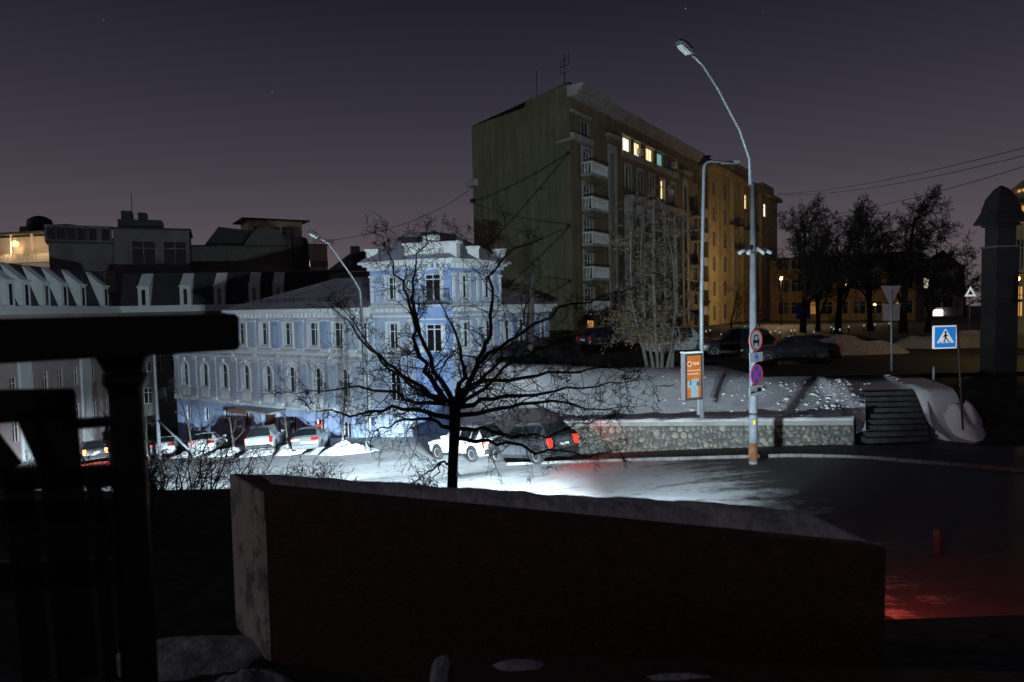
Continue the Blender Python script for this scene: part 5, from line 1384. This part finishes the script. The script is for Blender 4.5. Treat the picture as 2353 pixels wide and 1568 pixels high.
# ------------------------------------------------------------------ trees
def grow(mb, p, d, ln, r, lev, rnd, P, tips=None):
    segs = P['segs'][lev]; pts = [p.copy()]; rad = [r]; cur = p.copy(); dd = d.normalized()
    spawn = []
    for k in range(segs):
        dd = (dd + Vector((rnd.gauss(0, 1), rnd.gauss(0, 1), rnd.gauss(0, 1)))*P['wob'][lev] + Vector((0, 0, P['up'][lev]))).normalized()
        cur = cur + dd*(ln/segs); pts.append(cur.copy()); rad.append(max(P['rmin'], r*(1-(k+1)/segs*P['taper'][lev])))
        spawn.append((cur.copy(), dd.copy(), rad[-1], (k+1)/segs))
    mb.tube(pts, rad, P['sides'][lev], cap=False)
    if lev+1 >= len(P['segs']):
        if tips is not None: tips.append((cur, dd))
        return
    nb = P['kids'][lev]
    for i in range(nb):
        f = P['from'][lev] + (1-P['from'][lev])*(i+rnd.random())/nb
        idx = min(segs-1, int(f*segs)); q, qd, qr, _ = spawn[idx]
        q0 = pts[idx]; q = q0.lerp(q, f*segs-idx if f < 1 else 1)
        side = qd.orthogonal().normalized(); side.rotate(Matrix.Rotation(rnd.uniform(0, 2*math.pi), 3, qd))
        ang = R(rnd.uniform(*P['ang'][lev])); nd = qd*math.cos(ang)+side*math.sin(ang)
        grow(mb, q, nd, ln*P['len'][lev]*rnd.uniform(.65, 1.15)*(1.1-.35*f), max(P['rmin'], qr*P['rr'][lev]), lev+1, rnd, P, tips)
def bare_tree(name, label, base, height, seed, r0, m='bark_far', stems=1, dens=1., spread=(28, 55), group=None, rmin=.012, lean=0.):
    rnd = random.Random(seed)
    t = thing(name, label, 'tree', tuple(base), group)
    P = dict(segs=(7, 6, 5, 4, 3), wob=(.07, .12, .17, .2, .25), up=(.04, .05, .03, .02, .0), taper=(.62, .75, .8, .8, .6), sides=(8, 6, 4, 3, 3),
             kids=(int(9*dens), int(7*dens), int(6*dens), 4), len=(.56, .55, .50, .5), rr=(.55, .55, .5, .6), ang=(spread, (25, 60), (25, 70), (25, 75)), rmin=rmin)
    P['from'] = (.30, .2, .15, .1)
    tr = MB(); br = MB()
    for s_ in range(stems):
        b = Vector(base)+Vector((rnd.uniform(-.3, .3), rnd.uniform(-.2, .2), -.3))*(1 if stems > 1 else 0)
        d = Vector((rnd.uniform(-.12, .12)*(stems > 1)+lean, rnd.uniform(-.1, .1)*(stems > 1), 1))
        # trunk separately
        pts = [b]; cur = b.copy(); dd = d.normalized(); rad = [r0*1.25]; n = 6
        for k in range(n):
            dd = (dd+Vector((rnd.gauss(0, .05), rnd.gauss(0, .05), .03))).normalized(); cur = cur+dd*height*.78/n; pts.append(cur.copy()); rad.append(r0*(1-.72*(k+1)/n))
        tr.tube(pts, rad, 9)
        for k in range(1+(stems == 1), n+1):
            for i in range(max(1, int(2.4*dens))):
                side = Vector((rnd.gauss(0, 1), rnd.gauss(0, 1), 0)).normalized()
                a = R(rnd.uniform(*spread)); f = k/n
                nd = Vector((0, 0, 1))*math.cos(a)+side*math.sin(a)
                q = pts[k-1].lerp(pts[k], rnd.random())
                grow(br, q, nd, height*(.50-.26*f)*rnd.uniform(.75, 1.15), max(rmin, rad[k]*.6), 1, rnd, P)
    if m == 'bark_pale':
        ww = MB(); ww.tube([pts[0], pts[0].lerp(pts[1], .98)], [rad[0]*1.04, rad[1]*1.05], 9); ww.build('whitewash', 'bark_pale', t, True); m = 'bark_far'
    tr.build('trunk', m, t, True); br.build('crown', m, t)
    return t
bare_tree('bare_tree', 'broad bare tree with the widest crown behind the give way sign', at(2075, 765, 62), 13.4, 3, .34, m='bark', dens=1.4, spread=(30, 68), rmin=.017)
bare_tree('bare_tree', 'bare tree with a dense upright crown left of the widest one', at(1925, 765, 66), 13.2, 5, .30, m='bark', dens=1.4, spread=(25, 60), rmin=.017)
bare_tree('bare_tree', 'bare tree growing against the end of the yellow apartment block', at(1845, 765, 64), 12.6, 8, .28, m='bark', dens=1.4, spread=(25, 60), rmin=.017)
bare_tree('bare_tree', 'bare tree with a tall narrow crown between the two broad ones', at(2000, 765, 70), 13.0, 41, .28, m='bark', dens=1.4, spread=(22, 55), rmin=.017)
bare_tree('bare_tree', 'slender bare tree close to the blue square sign', at(1880, 765, 72), 11.5, 43, .24, m='bark', dens=1.35, spread=(25, 60), rmin=.017)
bare_tree('bare_tree', 'bare tree leaning right over the side street', at(2130, 765, 66), 10.5, 45, .24, m='bark', dens=1.35, spread=(35, 70), rmin=.017, lean=.15)
bare_tree('bare_tree', 'low reddish bare tree at the side street by the pink house', at(2215, 730, 75), 7.0, 12, .2, m='bark_far', dens=.9, spread=(30, 65), rmin=.018)
bare_tree('bare_tree', 'thin bare tree in front of the yellow block facade', at(1680, 770, 80), 7.5, 15, .12, m='bark_far', dens=.7, rmin=.016)
bare_tree('bare_tree', 'bare tree standing behind the corner pavilion roof', Vector((xat(1062, 60, 520), 60., 2.0)), 12.0, 21, .16, m='bark_far', dens=.75, spread=(20, 50), rmin=.014)
for (px, py, Y, h, sd, lab) in ((787, 1015, 41, 7.0, 31, 'slim young street tree beside the lamp post before the blue house'), (443, 1035, 46, 6.6, 33, 'crooked whitewashed street tree left of the pale silver hatchback'),
                               (536, 1030, 45, 4.6, 35, 'thin bare sapling between the silver and light grey parked cars'), (661, 1025, 43, 3.4, 37, 'short staked sapling beside the dark grey hatchback'), (340, 1040, 46, 4.5, 39, 'small bare tree against the pale wall beside the railing post')):
    v = at(px, py, Y); v.z = road_z(v.x, v.y)
    bare_tree('street_tree', lab, v, h, sd, .075, m='bark_pale', dens=.55, spread=(25, 55), rmin=.009)
# bushy multi-stemmed tree with dry leaves
def leafy():
    v = at(1517, 836, 33); rnd = random.Random(2)
    t = thing('leafy_tree', 'many-stemmed tree with whitewashed trunks and clinging dry leaves on the slope', 'tree', tuple(v))
    P = dict(segs=(8, 6, 4, 3), wob=(.05, .15, .2, .25), up=(.03, .0, -.04, -.05), taper=(.8, .8, .8, .6), sides=(6, 4, 3, 3), kids=(9, 5, 4), len=(.36, .45, .5), rr=(.42, .5, .6), ang=((30, 70), (25, 65), (25, 75)), rmin=.006)
    P['from'] = (.22, .15, .1)
    tips = []
    for i in range(6):
        b = v+Vector((-.55+.22*i, rnd.uniform(-.2, .2), -.2)); tx = at((1455, 1478, 1500, 1528, 1550, 1515)[i], 450+rnd.uniform(-20, 60), 33+rnd.uniform(-1, 1))
        stem = MB(); n = 9; pts = []
        for k in range(n+1):
            f = k/n; q = b.lerp(tx, f); q.x += (.35*(i-2.5)*math.sin(math.pi*f)*.5)+rnd.uniform(-.05, .05); pts.append(q)
        stem.tube(pts, [.085*(1-.85*k/n)+.006 for k in range(n+1)], 8).build('stem', 'bark_far', t, True)
        MB().tube(pts[:3], [.088-.016*k for k in range(3)], 8).build('whitewash', 'bark_pale', t, True)
        br = MB()
        for k in range(2, n+1):
            for _ in range(2):
                side = Vector((rnd.gauss(-.25, 1), rnd.gauss(-.1, 1), rnd.uniform(-.2, .5))).normalized()
                grow(br, pts[k-1].lerp(pts[k], rnd.random()), side, rnd.uniform(.7, 1.7), .018, 1, rnd, P, tips)
        tag(br.build('branches', 'bark_far', t), kind='stuff')
    for _ in range(9):    # drooping low boughs to the left
        br = MB(); grow(br, v+Vector((-.3, 0, rnd.uniform(.9, 2.2))), Vector((-1, rnd.uniform(-.5, .3), rnd.uniform(-.05, .45))), rnd.uniform(1.8, 3.2), .03, 1, rnd, P, tips); br.build('bough', 'bark_far', t)
    lf = MB()
    for q, d in tips:
        low = q.z < v.z+3.6 and q.x < v.x
        for _ in range(rnd.choice((0, 1, 1, 2)) if not low else rnd.choice((2, 3, 4))):
            c = q+Vector((rnd.gauss(0, .09), rnd.gauss(0, .09), rnd.gauss(-.05, .09))); a = Vector((rnd.gauss(0, 1), rnd.gauss(0, 1), rnd.gauss(0, 1))).normalized(); b2 = a.orthogonal().normalized(); s_ = rnd.uniform(.028, .055)
            lf.add([c-a*s_*1.6, c+b2*s_*.7, c+a*s_*1.6, c-b2*s_*.7], [(0, 1, 2, 3)])
    tag(lf.build('dry_leaves', 'leaf', t), kind='stuff')
leafy()
# broken trunk before the right-hand wing
v = at(1213, 760, 47); v.z = 1.2
t = thing('dead_tree', 'broken leaning dead trunk before the right-hand wing of the blue house', 'tree', tuple(v))
MB().tube([v-Vector((0, 0, .6)), v+Vector((.2, 0, 1.6)), at(1222, 680, 47), at(1226, 628, 47)], [.26, .22, .17, .12], 9).build('trunk', 'bark_far', t, True)
bb = MB(); rr_ = random.Random(5)
for k in range(9): bb.tube([at(1222, 660, 47), at(1222-rr_.uniform(5, 60), 630+rr_.uniform(-20, 60), 47.3), at(1222-rr_.uniform(10, 80), 620+rr_.uniform(-20, 90), 47.5)], [.03, .02, .01], 4)
bb.build('crown', 'bark_far', t)

# the spreading bare tree just below the parapet
def near_tree():
    rnd = random.Random(17); Yt = 10.0
    base = at(1037, 1330, Yt)
    t = thing('spreading_tree', 'low spreading bare tree silhouetted against the bright road', 'tree', tuple(base))
    hub = at(1046, 928, Yt)
    MB().tube([base-Vector((0, 0, .4)), at(1038, 1180, Yt), at(1041, 1060, Yt), at(1045, 985, Yt), hub+Vector((0, 0, .06))], [.098, .080, .076, .080, .095], 12).build('trunk', 'bark', t, True)
    limbs = [
     ([(1046,935),(1012,905),(985,858),(955,795),(944,725),(930,660),(905,610),(880,560)], 10.0, 9.5, .060),
     ([(1040,920),(1000,850),(968,765),(950,690),(948,630),(975,560),(990,510)], 10.0, 10.5, .050),
     ([(1050,925),(1078,880),(1102,828),(1126,772),(1131,690),(1130,620),(1185,575),(1250,545)], 10.0, 9.8, .060),
     ([(1105,835),(1165,790),(1235,742),(1320,695),(1400,682),(1490,645)], 9.9, 9.2, .042),
     ([(1050,905),(1120,880),(1200,868),(1290,858),(1380,842),(1490,848)], 10.0, 9.3, .048),
     ([(1056,935),(1130,915),(1230,908),(1300,893),(1400,882),(1475,872)], 10.0, 10.6, .046),
     ([(1048,955),(1118,948),(1200,925),(1300,930),(1370,945),(1430,935)], 10.0, 9.4, .046),
     ([(1046,985),(1112,985),(1180,1005),(1255,1003),(1330,978),(1400,958)], 10.0, 10.5, .042),
     ([(1044,1005),(1115,1012),(1200,1028),(1290,1040),(1380,1045),(1445,1015)], 10.0, 9.4, .040),
     ([(1044,962),(978,945),(900,935),(830,952),(760,948),(700,930)], 10.0, 9.5, .048),
     ([(1035,925),(965,893),(905,850),(850,800),(800,740),(745,690)], 10.0, 10.6, .052),
     ([(1044,985),(985,962),(930,962),(880,985),(835,1012)], 10.0, 9.6, .040),
     ([(1035,930),(960,925),(880,900),(800,890),(720,905),(660,900)], 10.0, 10.8, .042),
     ([(1046,925),(1062,868),(1060,800),(1040,745),(1010,690),(1000,640)], 10.0, 12.0, .046),
     ([(1048,925),(1090,890),(1150,830),(1190,770),(1215,700),(1240,640)], 10.0, 11.8, .046),
     ([(1046,930),(1010,915),(940,885),(880,830),(830,760),(770,700)], 10.0, 8.6, .042),
     ([(1046,932),(1085,912),(1160,850),(1240,800),(1340,770),(1420,740)], 10.0, 8.5, .042),
     ([(1032,1062),(1012,1066),(992,1085),(950,1115),(905,1140)], 10.0, 9.7, .026),
     ([(1012,1066),(1002,1095),(985,1112),(980,1140)], 9.95, 9.8, .018),
    ]
    P = dict(segs=(6, 5, 4, 3), wob=(.10, .24, .30, .34), up=(.0, .015, .0, -.01), taper=(.7, .8, .75, .6), sides=(5, 4, 3, 3), kids=(7, 5, 4), len=(.5, .50, .52), rr=(.6, .55, .65), ang=((30, 70), (30, 75), (35, 80)), rmin=.0034)
    P['from'] = (.1, .12, .1)
    tw = MB()
    for pl, Ya, Yb, r in limbs:
        n = len(pl); base_pts = [at(x, y, Ya+(Yb-Ya)*(i/(n-1))) for i, (x, y) in enumerate(pl)]
        pts = []
        for i in range(n-1):       # densify with crooked wander
            for k in range(3):
                f = k/3; q = base_pts[i].lerp(base_pts[i+1], f)
                if i or k: q += Vector((rnd.gauss(0, .022), rnd.gauss(0, .05), rnd.gauss(0, .022)))
                pts.append(q)
        pts.append(base_pts[-1]); m = len(pts); r *= .88
        rad = [max(.0055, r*(1-.88*(i/(m-1))**.8)) for i in range(m)]
        MB().tube(pts, rad, 7).build('limb', 'bark', t, True)
        for i in range(3, m):
            dirv = (pts[i]-pts[i-1]).normalized()
            for _ in range(2 if i < m-3 else 3):
                if rnd.random() < .40: continue
                side = Vector((rnd.gauss(0, 1), rnd.gauss(0, 1), rnd.gauss(0, .8))).normalized()
                d = (dirv*rnd.uniform(.35, .9)+side*.8).normalized()
                if r < .03: ln = rnd.uniform(.15, .4)
                else: ln = rnd.uniform(.30, .92)*(1.05-.4*i/m)
                grow(tw, pts[i-1].lerp(pts[i], rnd.random()), d, ln, max(.005, rad[i]*.45), 1, rnd, P)
    tag(tw.build('twigs', 'bark', t), kind='stuff')
near_tree()

# bare shrubs on the bank below the railing
def shrub(label, base, h, w, seed, n=26, m='bark', grp=None):
    rnd = random.Random(seed); t = thing('shrub', label, 'shrub', tuple(base), grp)
    P = dict(segs=(5, 5, 4, 3), wob=(.1, .16, .22, .28), up=(.02, .02, .0, .0), taper=(.7, .7, .7, .6), sides=(4, 4, 3, 3), kids=(5, 7, 4), len=(.5, .5, .5), rr=(.6, .6, .7), ang=((20, 45), (20, 55), (25, 70)), rmin=.0035)
    P['from'] = (.2, .15, .1)
    mb = MB()
    for i in range(n):
        a = rnd.uniform(0, 6.28); rr = rnd.random()**.5*w
        q = Vector(base)+Vector((math.cos(a)*rr*.6, math.sin(a)*rr*.4, -.15)); d = Vector((math.cos(a)*rr*.7, math.sin(a)*rr*.5, h))
        grow(mb, q, d, h*rnd.uniform(.7, 1.1), .012, 1, rnd, P)
    mb.build('stems', m, t); return t
for i, (x_, y_, h, w, lab) in enumerate(((-4.7, 9.6, .85, 1.3, 'tangled bare shrub between the railing post and the parapet'), (-6.0, 10.8, 1.0, 1.6, 'wide bare shrub below the railing beside the road'), (-3.6, 10.8, .7, 1.2, 'low bare shrub behind the end of the granite parapet'),
                                   (-8.8, 10.8, 1.0, 1.7, 'dense bare shrub seen through the railing bars'), (-4.6, 7.2, .8, 1.0, 'small dark shrub at the foot of the bank'), (-5.0, 12.0, 1.0, 1.6, 'bare shrub at the very edge of the bank'), (-12.5, 12.0, 1.3, 2.0, 'tall bare shrub at the left end of the bank'))):
    shrub(lab, (x_, y_, ground_z(x_, y_)), h, w, 50+i, 30)

# ------------------------------------------------------------------ snow heaps
def heap(label, x_, y_, zf, rx, ry, h, seed, m='dirty_snow', grp=None, name='snow_heap'):
    mb = MB(); n = 30; k = 14; rnd = random.Random(seed); ox = rnd.uniform(0, 50)
    for j in range(k+1):
        f = j/k
        for i in range(n):
            a = 2*math.pi*i/n; rr = f*(1+.22*fbm(math.cos(a)*1.3+ox, math.sin(a)*1.3, 1., 3))
            px_, py_ = x_+math.cos(a)*rx*rr, y_+math.sin(a)*ry*rr
            hh = h*(1-f*f)*(1+.60*fbm((px_-x_)/rx*1.5+ox, (py_-y_)/ry*1.5, 1.0 if rx < .5 else 1.3, 5))-.10*(f > .97)
            mb.v.append((px_, py_, zf(px_, py_)+hh))
    for j in range(k):
        for i in range(n): mb.f.append((j*n+i, j*n+(i+1) % n, (j+1)*n+(i+1) % n, (j+1)*n+i))
    mb.f.append(tuple(range(n))[::-1])
    o = mb.build(name, m, smooth=True); return tag(o, label, 'snow', grp)
for i, (px, py, Y, rx, h, lab) in enumerate(((800, 1033, 40.5, 1.9, .55, 'ploughed snow heap at the foot of the lamp post before the house'), (668, 1040, 42.5, 1.1, .6, 'ploughed snow heap between the two grey parked cars'), (600, 1050, 43.5, 1.6, .35, 'ploughed snow heap behind the light grey off-road car'),
                                            (520, 1052, 45.5, 1.5, .45, 'ploughed snow heap by the thin sapling'), (450, 1055, 47., 1.8, .4, 'ploughed snow heap behind the pale silver hatchback'), (740, 1042, 41.6, 1.2, .28, 'low ploughed snow heap behind the dark grey hatchback'))):
    v = at(px, py, Y); heap(lab, v.x, v.y, RZ, rx, .9, h, 70+i, 'dirty_snow', 'ploughed heaps along the parked cars')
v = at(2185, 960, 25.2); heap('rounded snow heap beside the stairs below the crossing sign', SX1+1.55, 25.3, lambda a, b: .25, 1.0, 1.5, 1.05, 81, 'snow')
v = at(2010, 815, 40); heap('long low snow heap on the square behind the give way sign', v.x-1, 42, PZ, 4.2, 1.6, .9, 83, 'lump_snow')
v = at(2200, 790, 44); heap('broad snow heap on the square behind the crossing sign', v.x+2, 46, PZ, 5.5, 1.8, .9, 85, 'lump_snow')

# ------------------------------------------------------------------ street lamps that light the far side
def far_lamp(label, px, py, Y, e, c=(1, .68, .34)):
    v = at(px, py, Y); t = thing('street_lamp', label, 'street lamp', (v.x, v.y, PLZ))
    MB().tube([(v.x, v.y, PLZ-.2), (v.x, v.y, v.z+.3)], [.09, .06], 8).build('post', 'iron', t)
    MB().lathe([(.10, .12), (.30, .06), (.34, .0), (.30, -.02)], 10, T(v.x, v.y, v.z+.2)).build('hood', 'iron', t)
    MB().lathe([(0, -.16), (.14, -.12), (.20, 0), (.14, .10), (0, .14)], 10, T(v.x, v.y, v.z)).build('lamp_globe', 'lamp_y', t, True)
    point('lamp_light', (v.x, v.y-.0, v.z-.35), e, c, .2, t)
far_lamp('lit street lamp among the bare trees opposite the yellow block', 1795, 640, 90, 3000)
far_lamp('lit street lamp by the dark house ground floor', 2010, 700, 92, 160)
far_lamp('lit street lamp at the mansion corner behind the gate pillar', 2335, 640, 36, 260, (1, .64, .2))

# ------------------------------------------------------------------ foreground: railing, parapet, ground
def railing():
    a = at(-80, 760, 1.62); b = at(537, 762, 2.02)
    t = thing('iron_railing', 'black iron railing with a broad handrail and round post on the terrace', 'railing', (a.x, a.y, 3.0))
    F, L = frame2((a.x, a.y), (b.x, b.y))
    zt = at(300, 726, 1.86).z; zb_ = at(300, 816, 1.86).z
    MB().bbox(-.2, L, -.10, .05, zb_, zt, .012, F).build('handrail', 'iron', t)
    def UV(px): # along
        Y = lineY(px, -80, 1.62, 537, 2.02); return (F.inverted() @ Vector((xat(px, Y, 900), Y, 0))).x, Y
    u, Y = UV(292)
    pr = [(.040, 3.0), (.046, 3.05), (.046, zb_-.80), (.043, zb_-.12), (.045, zb_-.09), (.055, zb_-.075), (.055, zb_-.05), (.048, zb_-.045), (.056, zb_-.03), (.066, zb_-.008), (.066, zb_-.002)]
    MB().lathe(pr, 20, F @ T(u, -.025, 0)).build('post', 'iron', t, True)
    def bar(nm, x0, y0, x1, y1, w, d=.03):
        u0, Y0 = UV(x0); u1, Y1 = UV(x1); z0, z1 = zat(x0, y0, Y0), zat(x1, y1, Y1)
        mb = MB(); bar2(mb, u0, z0, u1, z1, w, -.025-d/2, -.025+d/2, F); mb.build(nm, 'iron', t)
    bar('panel_rail', -80, 938, 168, 930, .082); bar('panel_stile', 128, 905, 146, 1568, .088); bar('panel_rail', 140, 978, 262, 970, .026)
    bar('panel_brace', 55, 945, 108, 1085, .045); bar('panel_brace', 18, 1080, -40, 1000, .05); bar('panel_rail', -80, 1106, 270, 1096, .055)
    bar('panel_rail', -80, 1180, 270, 1172, .06); bar('panel_stile', 30, 1090, 48, 1568, .06); bar('panel_stile', 208, 1090, 224, 1568, .03); bar('panel_rail', -80, 1330, 270, 1318, .07)
    u2, Y2 = UV(338); 
    MB().tube([F @ Vector((u2, -.2, 3.0)), F @ Vector((u2-.01, -.2, zat(332, 1075, Y2)))], .008, 8).build('thin_upright', 'galv', t, True)  # thin pale upright beside the post
railing()
def parapet():
    a0, b0 = at(618, 1330, 4.55), at(2034, 1330, 3.15)
    A, B = Vector((a0.x, a0.y)), Vector((b0.x, b0.y))
    F, L = frame2(A, B)      # b points towards the camera side? checked below
    zl, zr = zat(618, 1128, 4.55), zat(2034, 1256, 3.15)
    t = thing('granite_parapet', 'rusty brown granite parapet with a pale concrete end and snow on top', 'parapet', (A.x, A.y, 3.0))
    a2 = F.inverted() @ at(546, 1330, 5.05); SKX, th = a2.x, -a2.y
    def Zt(u): return zl+(zr-zl)*u/L
    mb = MB(); n = 3; us = [0, L*.30, L*.63, L]
    for i in range(3):
        u0, u1 = us[i]+(.004 if i else 0), us[i+1]
        for (z0f, z1f) in ((-1.6, -.205), (-.20, 0.)):
            m2 = MB(); ov = .012 if z1f == 0 else 0
            vs = []
            for u in (u0, u1):
                for b in (ov, -th-ov):
                    for z in (Zt(u)+z0f, Zt(u)+z1f): vs.append((u+(SKX if b < -.1 else 0), b, z))
            m2.add(vs, [(0,1,3,2), (4,6,7,5), (0,4,5,1), (2,3,7,6), (1,5,7,3), (0,2,6,4)], F)
            m2.build('granite_slab', 'granite', t)
    ef = MB(); zz0, zz1 = Zt(0)-1.6, Zt(0)-.006
    vs = [(-.045, .004, zz0), (SKX-.045, -th-.01, zz0), (SKX-.004, -th-.01, zz0), (-.004, .004, zz0)]
    ef.add(vs+[(a, b, zz1) for a, b, c in vs], [(0,3,2,1),(4,5,6,7),(0,1,5,4),(1,2,6,5),(2,3,7,6),(3,0,4,7)], F).build('end_face', 'concrete', t)
    sn = MB(); nn = 80; rows = 8
    for i in range(nn+1):
        f = i/nn; u = L*(.05+.95*f)
        for j in range(rows+1):
            b = -th-.02+(th+.0)*(j/rows)*(.62+.33*f)
            e = math.sin(math.pi*min(1, max(0, j/rows)))**.5
            h = (.022+.05*f)*e*(1+.45*fbm(u*2, b*3, 2.2))
            if i == nn: h *= .3
            sn.v.append(tuple(F @ Vector((u+SKX*max(0, min(1, -b/th)), b, Zt(u)+.003+max(0, h)))))
    for i in range(nn):
        for j in range(rows): sn.f.append((i*(rows+1)+j, i*(rows+1)+j+1, (i+1)*(rows+1)+j+1, (i+1)*(rows+1)+j))
    sn.build('snow_cap', 'lump_snow', t, smooth=True)
    MB().add([(.02, .0015, Zt(.02)-.207), (L*.62, .0015, Zt(L*.62)-.205), (L*.62, .0015, Zt(L*.62)-.199), (.02, .0015, Zt(.02)-.197)], [(0, 1, 2, 3)], F).build('pointing', 'coping', t)
    return F, L
parapet()
# terrace around the camera: dark paving with trodden snow
grid_mesh('terrace', span(-6, 6, 40), span(-4, 4.4, 30), lambda x, y: 3.02+fbm(x, y, .8)*.02, 'paving')
lb = thing('stone_ledge', 'low dark granite ledge with snow lumps along the bottom edge of the view', 'ledge', (1.0, 2.5, 3.0))
pA, pB = at(1030, 1500, 2.92), at(2353, 1590, 2.5)
LZ = pA.z
MB().plan([(pA.x, pA.y), (pA.x-.42, 2.0), (3.2, 1.9), (3.2, 2.55)], 3.0, LZ).build('block', 'granite', lb)
for i, (px, Y, rx, ry, h, lab) in enumerate(((1005, 2.70, .045, .22, .022, 'long snow ridge on the near corner of the ledge'), (1190, 2.80, .11, .045, .026, 'rounded snow lump on the ledge beside the long ridge'), (1560, 2.69, .16, .03, .014, 'thin strip of snow along the middle of the ledge'))):
    heap(lab, xat(px, Y, 1500), Y, lambda a, b: LZ-.004, rx, ry, h, 190+i, 'lump_snow')
for i, (px, py, Y, rx, ry, h, lab) in enumerate(((570, 1590, 4.2, .30, .2, .12, 'snow piled against the pale concrete end'), (430, 1545, 4.6, .55, .35, .10, 'reddish lit trodden snow left of the concrete end'), (2130, 1450, 4.0, .35, .14, .09, 'dim snow ridge beyond the end of the parapet'))):
    v = at(px, py, Y); heap(lab, v.x, v.y, lambda a, b: 3.0, rx, ry, h, 90+i, 'lump_snow', None)

# loose frozen clods and trodden crumbs on the slope: nobody could count them
cl = MB(); rnd = random.Random(23)
for k in range(430):
    if k < 300: u = WLEN*(1-abs(rnd.gauss(0, .16))); w = rnd.uniform(.4, 6.0)
    else: u = rnd.uniform(0, WLEN); w = 1.0+5.5*rnd.random()**.6
    p = WL+WD*u-WN*w
    hit = BANK[0].ray_cast(Vector((p.x, p.y, 20)), Vector((0, 0, -1)))
    if hit[0] is None: continue
    s0 = rnd.choice((.02, .03, .03, .04, .06, .09))*rnd.uniform(.7, 1.3)
    base = [Vector((math.cos(a)*s0*rnd.uniform(.7, 1.3), math.sin(a)*s0*rnd.uniform(.7, 1.3), rnd.uniform(-.2, .1)*s0)) for a in [i*math.pi/3 for i in range(6)]]
    vs = [hit[0]+b for b in base] + [hit[0]+b*.6+Vector((0, 0, s0*rnd.uniform(.5, .9))) for b in base]
    cl.add(vs, [(i, (i+1) % 6, 6+(i+1) % 6, 6+i) for i in range(6)] + [tuple(range(6, 12))])
tag(cl.build('snow_clods', 'snow'), 'loose frozen snow clods scattered over the slope above the stone wall', 'snow', None, 'stuff')
